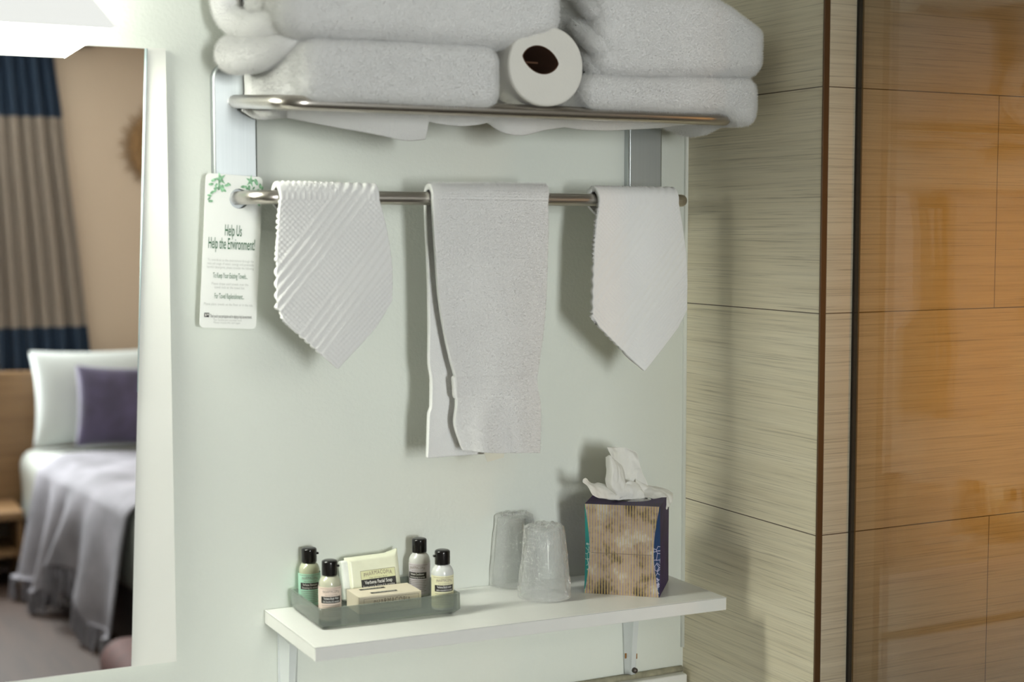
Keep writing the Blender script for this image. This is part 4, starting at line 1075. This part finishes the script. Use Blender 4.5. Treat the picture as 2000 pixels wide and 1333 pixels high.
for m_ in mats_:
    if m_ not in um: um.append(m_)
for k in range(8): mb.grid(R3[:, [k, (k+1) % 8]].transpose(1, 0, 2), um.index(mats_[k]))
mb.add(R3[0], [list(range(8))[::-1]], um.index(M['purple']))
# top with an oval opening
top = [bl_(x, y, bh) for x, y in ((0, 0), (bw, 0), (bw, bd), (0, bd))]
na = 48; aa = np.linspace(0, 2*np.pi, na, endpoint=False)
ov = [bl_(bw/2+0.034*math.cos(q), bd/2+0.024*math.sin(q), bh) for q in aa]
sq = []
for q in aa:
    cx_, sy_ = math.cos(q), math.sin(q); k = 1/max(abs(cx_), abs(sy_)); sq.append(bl_(bw/2+bw/2*cx_*k, bd/2+bd/2*sy_*k, bh))
mid = [np.array(o_)*0.5+np.array(s_)*0.5 for o_, s_ in zip(ov, sq)]
mb.grid(np.array([sq, mid, ov]).transpose(1, 0, 2), um.index(M['purple']), True)
o = mb.obj('carton', um, tbx)
ff = MB(); ff.grid(np.array([ov, [bl_(bw/2+0.010*math.cos(q), bd/2+0.004*math.sin(q), bh+0.0015) for q in aa]]).transpose(1, 0, 2), 0, True)
ff.obj('opening_film', M['film'], tbx, True)
MB().box((0, 0, 0), (1, 1, 1))
sl0, sl1 = bl_(0.010, -0.0003, bh*0.462), bl_(bw-0.011, -0.0003, bh*0.462)
MB().tube([sl0, sl1], 0.00035, 6).obj('perforation', M['brown_ink'], tbx)

# the tissue pulled up through the opening
tis = thing('facial_tissue', 'white facial tissue pulled up out of the purple tissue box', 'tissue', tuple(bl_(bw/2, bd/2, bh)))
# yd(k): depth of a sheet, k from the front of the box (0) to its back (1)
def sheet(ctrl, nu, nv, jitter=0.0008, seed=0):
    """ctrl: rows of (u, v, k) photo places with a depth inside the box"""
    ctrl = np.array([[at(u, v, (org+ux*bw/2+uy*bd*k)[1]) for u, v, k in row] for row in ctrl])
    S = np.linspace(0, 1, nu); T = np.linspace(0, 1, nv)
    A = np.stack([smoothcurve(row, T) for row in ctrl]); P = np.stack([smoothcurve(A[:, j], S) for j in range(nv)], 1)
    Q = P.reshape(-1, 3); Q = Q + (jitter*1.3*np.stack([vnoise(Q, 70, seed+k, 3) for k in range(3)], 1)); cr = 1-np.abs(vnoise(Q*np.array([1.0, 1.0, 0.5]), 80, seed+9, 2))*2; Q[:, 1] += 0.0034*cr; return Q.reshape(nu, nv, 3)
tm = MB()
# rear plume, rows from the opening upwards, left to right
tm.grid(sheet([[(1200, 975, .48), (1225, 978, .50), (1250, 976, .52), (1268, 974, .52)],
               [(1192, 945, .50), (1220, 945, .58), (1250, 945, .60), (1266, 948, .55)],
               [(1192, 915, .50), (1215, 912, .62), (1242, 912, .62), (1254, 918, .56)],
               [(1194, 893, .48), (1212, 888, .60), (1235, 886, .62), (1247, 892, .56)],
               [(1188, 875, .50), (1205, 874, .60), (1228, 877, .60), (1240, 882, .55)]], 40, 40, 0.0012, 1))
# bright front fold
tm.grid(sheet([[(1204, 971, .40), (1210, 974, .30), (1218, 968, .34), (1226, 955, .44)],
               [(1186, 950, .42), (1200, 955, .26), (1214, 952, .30), (1224, 945, .46)],
               [(1185, 920, .44), (1198, 922, .28), (1212, 924, .34), (1222, 922, .50)],
               [(1184, 893, .46), (1192, 890, .34), (1204, 900, .38), (1216, 910, .50)]], 36, 36, 0.0009, 2))
# left wing with a curled tip
tm.grid(sheet([[(1140, 944, .40), (1139, 938, .44), (1143, 935, .48), (1147, 937, .52)],
               [(1148, 950, .36), (1150, 946, .40), (1153, 945, .48), (1156, 944, .54)],
               [(1160, 968, .24), (1160, 958, .30), (1166, 948, .44), (1172, 944, .56)],
               [(1180, 975, .22), (1186, 966, .28), (1190, 955, .42), (1192, 950, .54)],
               [(1208, 976, .26), (1210, 970, .30), (1212, 964, .42), (1215, 958, .52)]], 44, 30, 0.0010, 3))
# right wing that falls over the edge of the box
tm.grid(sheet([[(1232, 976, .36), (1238, 962, .44), (1242, 950, .50), (1244, 938, .56)],
               [(1258, 972, .34), (1260, 962, .44), (1262, 952, .50), (1262, 948, .56)],
               [(1282, 978, .22), (1278, 960, .40), (1280, 954, .50), (1284, 952, .58)],
               [(1294, 985, .18), (1300, 965, .36), (1300, 957, .48), (1302, 957, .56)],
               [(1304, 997, .20), (1312, 984, .34), (1316, 970, .44), (1316, 965, .54)]], 44, 34, 0.0010, 4))
# crumpled middle in front of the opening
tm.grid(sheet([[(1186, 975, .30), (1205, 978, .28), (1235, 977, .30), (1262, 974, .32)],
               [(1204, 968, .30), (1218, 960, .26), (1238, 956, .30), (1258, 962, .34)],
               [(1216, 960, .36), (1226, 942, .36), (1238, 940, .40), (1252, 950, .42)]], 34, 40, 0.0014, 5))
o = tm.obj('sheet', M['tissue'], tis, True); solid(o, 0.0004, 0)

# ================================================================== BEDROOM THAT THE MIRROR SHOWS
YW = YB
# curtain with navy and sand bands
def band_mat():
    m, nt, b = new_mat('banded_curtain_cloth')
    tc = N(nt, 'ShaderNodeTexCoord'); sp = N(nt, 'ShaderNodeSeparateXYZ'); nt.links.new(tc.outputs['Object'], sp.inputs[0])
    z = sp.outputs[2]; zc0 = room(60, 228, -5.43)[2]; zc1 = room(60, 640, -5.43)[2]
    sand = math_(nt, 'MULTIPLY', math_(nt, 'LESS_THAN', z, float(zc0)), math_(nt, 'GREATER_THAN', z, float(zc1)))
    f = noise(nt, coords(nt), 90, 3)
    nv = ramp(nt, f, [(0.3, (0.010, 0.022, 0.045)), (0.7, (0.016, 0.034, 0.065))]); sd_ = ramp(nt, f, [(0.3, (0.24, 0.195, 0.16)), (0.7, (0.28, 0.23, 0.19))])
    nt.links.new(mixc(nt, sand, nv, sd_), b.inputs['Base Color']); b.inputs['Roughness'].default_value = 0.85; return m
ck = [room(u, v, -5.43) for u, v in ((190, 830), (176, 690), (152, 480), (128, 300), (121, 228), (104, 112))]
cz_k = [p[2] for p in ck]; cx_k = [p[0] for p in ck]
nz_, nx_ = 40, 260; P = np.zeros((nx_, nz_, 3)); ztop = 2.44; zbot = 0.06
for j in range(nz_):
    z = ztop+(zbot-ztop)*j/(nz_-1); xe = np.interp(z, cz_k, cx_k)
    for i in range(nx_):
        s_ = i/(nx_-1); x = -0.56 + (xe+0.56)*s_
        P[i, j] = (x, -5.43+0.040*math.sin(s_*2*math.pi*8.0)*(0.75+0.25*j/nz_)+0.010*math.sin(s_*26+j*0.05), z)
cur = mesh_obj('curtain', *(lambda m: (m.v, m.f))(MB().grid(P)), band_mat()); solid(cur, 0.003)
tag(cur, 'pleated curtain with navy and sand bands beside the bed in the mirror', 'curtain')
rod = thing('curtain_rod', 'dark curtain rod over the banded curtain', 'curtain rod', (-1.4, -5.435, 2.46))
MB().tube([(-2.5, -5.435, 2.462), (0.06, -5.435, 2.462)], 0.012, 14).obj('pole', M['screw'], rod, True)
for x in (-2.45, 0.0): MB().box((x-0.01, YW+0.001, 2.445), (x+0.01, -5.42, 2.485)).obj('wall_bracket', M['screw'], rod)

# headboard, nightstand
hb_top = room(30, 726, -5.31)[2]
hbd = thing('headboard', 'long honey oak headboard panel behind the bed in the mirror', 'headboard', (-0.3, -5.31, 0.1))
MB().box((-1.2, -5.33, 0.30), (1.35, -5.295, hb_top), bev=0.004).obj('panel', M['oak'], hbd)
for x in (-1.0, 1.2): MB().box((x-0.03, -5.328, 0.0), (x+0.03, -5.298, 0.30)).obj('leg', M['oak'], hbd)
n0 = room(46, 1000, -4.92); nzt = n0[2]
nst = thing('nightstand', 'low honey oak nightstand with open shelf left of the bed in the mirror', 'nightstand', (n0[0]-0.25, -5.16, 0))
nx0, nx1 = n0[0]-0.50, n0[0]
MB().box((nx0, -5.285, nzt-0.035), (nx1, -4.92, nzt), bev=0.003).obj('tabletop', M['oak'], nst)
for x in (nx0+0.012, nx1-0.012): MB().box((x-0.012, -5.285, 0), (x+0.012, -4.93, nzt-0.0352)).obj('side_panel', M['oak'], nst)
MB().box((nx0+0.0245, -5.28, nzt*0.42), (nx1-0.0245, -4.94, nzt*0.42+0.025)).obj('shelf', M['oak'], nst)
MB().box((nx0+0.0245, -5.284, 0.03), (nx1-0.0245, -5.276, nzt-0.036)).obj('back_panel', wood_mat('dark_oak', (0.05, 0.028, 0.014), (0.07, 0.04, 0.02)), nst)

# bed
pB = room(62, 872, -5.2); ZBED = 0.575
bx0 = room(66, 1010, -4.9)[0]-0.02
bx0 = -0.33; bx1 = 1.12; by0, by1 = -5.285, -3.55
def skew(P):
    P = np.array(P, float); P[..., 0] += (P[..., 1]+5.1)*0.125; return P   # the bed stands a little askew
bed = thing('bed', 'bed with white linen and dark skirt in the mirror', 'bed', ((bx0+bx1)/2, (by0+by1)/2, 0))
def softbox(a, b, r, step, seed, amp): 
    P, U, F = rounded_box(a, b, r, step); return P + amp*np.stack([vnoise(P, 5, seed+k, 2) for k in range(3)], 1), F
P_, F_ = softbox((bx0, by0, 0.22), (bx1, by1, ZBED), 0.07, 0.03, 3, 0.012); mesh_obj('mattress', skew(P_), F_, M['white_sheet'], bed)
mb = MB(); nn_ = 300; per = []
for k in range(nn_):
    q = k/nn_*4; s_ = q % 1; e_ = int(q); c4 = [(bx0+0.03, by0+0.02), (bx0+0.03, by1-0.03), (bx1-0.03, by1-0.03), (bx1-0.03, by0+0.02)]
    a_, b_ = c4[e_], c4[(e_+1) % 4]; x = a_[0]+(b_[0]-a_[0])*s_; y = a_[1]+(b_[1]-a_[1])*s_; w = 0.008*math.sin(k*1.9)
    nxn = [(-1, 0), (0, 1), (1, 0), (0, -1)][e_]; per.append((x+nxn[0]*w, y+nxn[1]*w))
mb.grid(skew([[(x, y, 0.004), (x, y, 0.25)] for x, y in per]), 0, True); mb.obj('skirt', M['skirt'], bed, True)
# pillows
def pillow(name, label, c, w, h, t, mat, tilt, seed, rx=0.0, cat='pillow'):
    n = 44; U, V = np.meshgrid(np.linspace(-1, 1, n), np.linspace(-1, 1, n), indexing='ij'); out = MB()
    pin = 1-0.10*(1-np.abs(U*V)**0.5)
    for sg in (1, -1):
        ed = (1-np.abs(U)**2.6)*(1-np.abs(V)**2.6); d = sg*t/2*np.clip(ed, 0, 1)**0.48
        X = U*w/2*(1-0.07*(1-V**2)); Z = V*h/2*(1-0.07*(1-U**2)); Y = d
        ct, st = math.cos(tilt), math.sin(tilt); Y2, Z2 = Y*ct-Z*st, Y*st+Z*ct
        cr, sr = math.cos(rx), math.sin(rx); X3, Z3 = X*cr-Z2*sr, X*sr+Z2*cr
        P = np.stack([c[0]+X3, c[1]+Y2, c[2]+Z3], -1); out.grid(P if sg > 0 else P[::-1])
    o = out.obj(name, mat, None, True); bm = bmesh.new(); bm.from_mesh(o.data); bmesh.ops.remove_doubles(bm, verts=bm.verts[:], dist=0.0006); bm.to_mesh(o.data); bm.free()
    return tag(o, label, cat)
pTLw, pBLw = room(52, 685, -5.17), room(60, 868, -5.17)
ph = pTLw[2]-pBLw[2]
pw = 0.66
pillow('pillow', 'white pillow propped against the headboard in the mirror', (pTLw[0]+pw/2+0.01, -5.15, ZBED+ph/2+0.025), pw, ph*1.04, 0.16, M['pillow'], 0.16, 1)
M['purple_cloth'] = plain('plum_velvet', (0.045, 0.034, 0.072), 0.8, var=0.35, vscale=12, sheen=0.3)
q0_ = room(153, 712, -4.98); q1_ = room(185, 866, -4.98); ph2 = q0_[2]-q1_[2]
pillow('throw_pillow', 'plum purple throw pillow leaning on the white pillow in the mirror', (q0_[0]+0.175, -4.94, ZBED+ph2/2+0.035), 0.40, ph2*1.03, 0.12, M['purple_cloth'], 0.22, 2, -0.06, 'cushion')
# mauve throw over the bed, hanging down its near side with a fringe
M['throw'] = plain('mauve_grey_throw', (0.20, 0.19, 0.215), 0.9, var=0.35, vscale=5, bmp=0.3, bscale=60)
thr = thing('bed_throw', 'mauve grey fringed throw spread over the bed in the mirror', 'throw', (0.4, -4.3, ZBED))
ns, nt_ = 90, 80; P = np.zeros((ns, nt_, 3))
for i in range(ns):
    s_ = i/(ns-1); y = -4.80+(-3.60+4.80)*s_
    for j in range(nt_):
        d = -0.62+j/(nt_-1)*1.55       # arc length from the bed's left edge; <0 hangs
        fold_a = 0.028*math.sin(s_*2*math.pi*4.2+0.8)+0.014*math.sin(s_*31)
        if d < 0:
            q = min(1, -d/0.62); hang = -d*(0.72+0.22*math.sin(s_*7+1)*1.0)
            x = bx0-0.012-0.075*q**0.8-fold_a*q*1.5-0.02; z = ZBED-0.02-hang
            z = max(z, 0.10); yy = y+0.05*q*math.sin(s_*9)
        else:
            x = bx0-0.02+d; z = ZBED+0.030+0.006*math.sin(s_*14+d*9)-0.04*math.exp(-(d/0.05)**2); yy = y
        P[i, j] = (x, yy, z)
P = skew(P)
o = mesh_obj('cloth', *(lambda m: (m.v, m.f))(MB().grid(P)), M['throw'], thr); solid(o, 0.008, 1)
fm = MB(); r_ = np.random.RandomState(4)
for i in range(0, ns, 1):
    p = P[i, 0]; 
    for k in range(2):
        dx, dy = r_.randn()*0.01, r_.randn()*0.012; L_ = min(0.10, p[2]-0.01); fm.tube([p+np.array([0, dy*0.5, 0]), p+np.array([dx*0.5, dy, -L_*0.5]), p+np.array([dx, dy*1.3, -L_])], 0.004, 5)
tag(fm.obj('fringe', M['throw'], thr), kind='stuff')

# sunburst wall ornament
sc0 = room(322, 288, YW+0.02)
sun = thing('sunburst_mirror', 'brown rattan sunburst ornament on the tan wall in the mirror', 'wall ornament', tuple(sc0))
R_s = sc0[0]-room(229, 310, YW+0.02)[0]
spikes = MB()
for k in range(150):
    q = 2*math.pi*k/150; L_ = R_s*(1.0 if k % 2 == 0 else 0.84)*(0.93+0.07*math.sin(k*2.3)); d = np.array([math.cos(q), 0, math.sin(q)])
    spikes.tube([sc0+d*R_s*0.42, sc0+d*L_*0.75, sc0+d*L_], 0.0058, 6, 0, True, [1, 0.9, 0.3])
spikes.obj('rays', M['rattan'], sun, True)
MB().lathe([(0.0, -0.0), (R_s*0.38, 0.0), (R_s*0.40, 0.004)], (sc0[0], sc0[1]+0.012, sc0[2]), 48, axis='y').obj('mirror_disc', M['mirror'], sun, True)
MB().tube([sc0+R_s*0.43*np.array([math.cos(q), 0, math.sin(q)]) for q in np.linspace(0, 2*math.pi, 49)], 0.012, 10).obj('ring', M['rattan'], sun, True)

# dark red ottoman in the near corner of the reflection
oc = room(262, 1300, -3.0)
ott = thing('ottoman', 'dark red leather ottoman at the bottom corner of the mirror view', 'ottoman', (oc[0]+0.10, -3.0, 0))
P_, F_ = softbox((oc[0]-0.09, -3.2, 0.06), (oc[0]+0.45, -2.75, oc[2]+0.06), 0.10, 0.02, 8, 0.004); mesh_obj('cushion', P_, F_, M['red'], ott)
for x in (oc[0]-0.03, oc[0]+0.39):
    for y in (-3.14, -2.81): MB().lathe([(0.0, 0), (0.015, 0), (0.02, 0.065), (0, 0.065)], (x, y, 0), 14).obj('leg', M['oak'], ott)
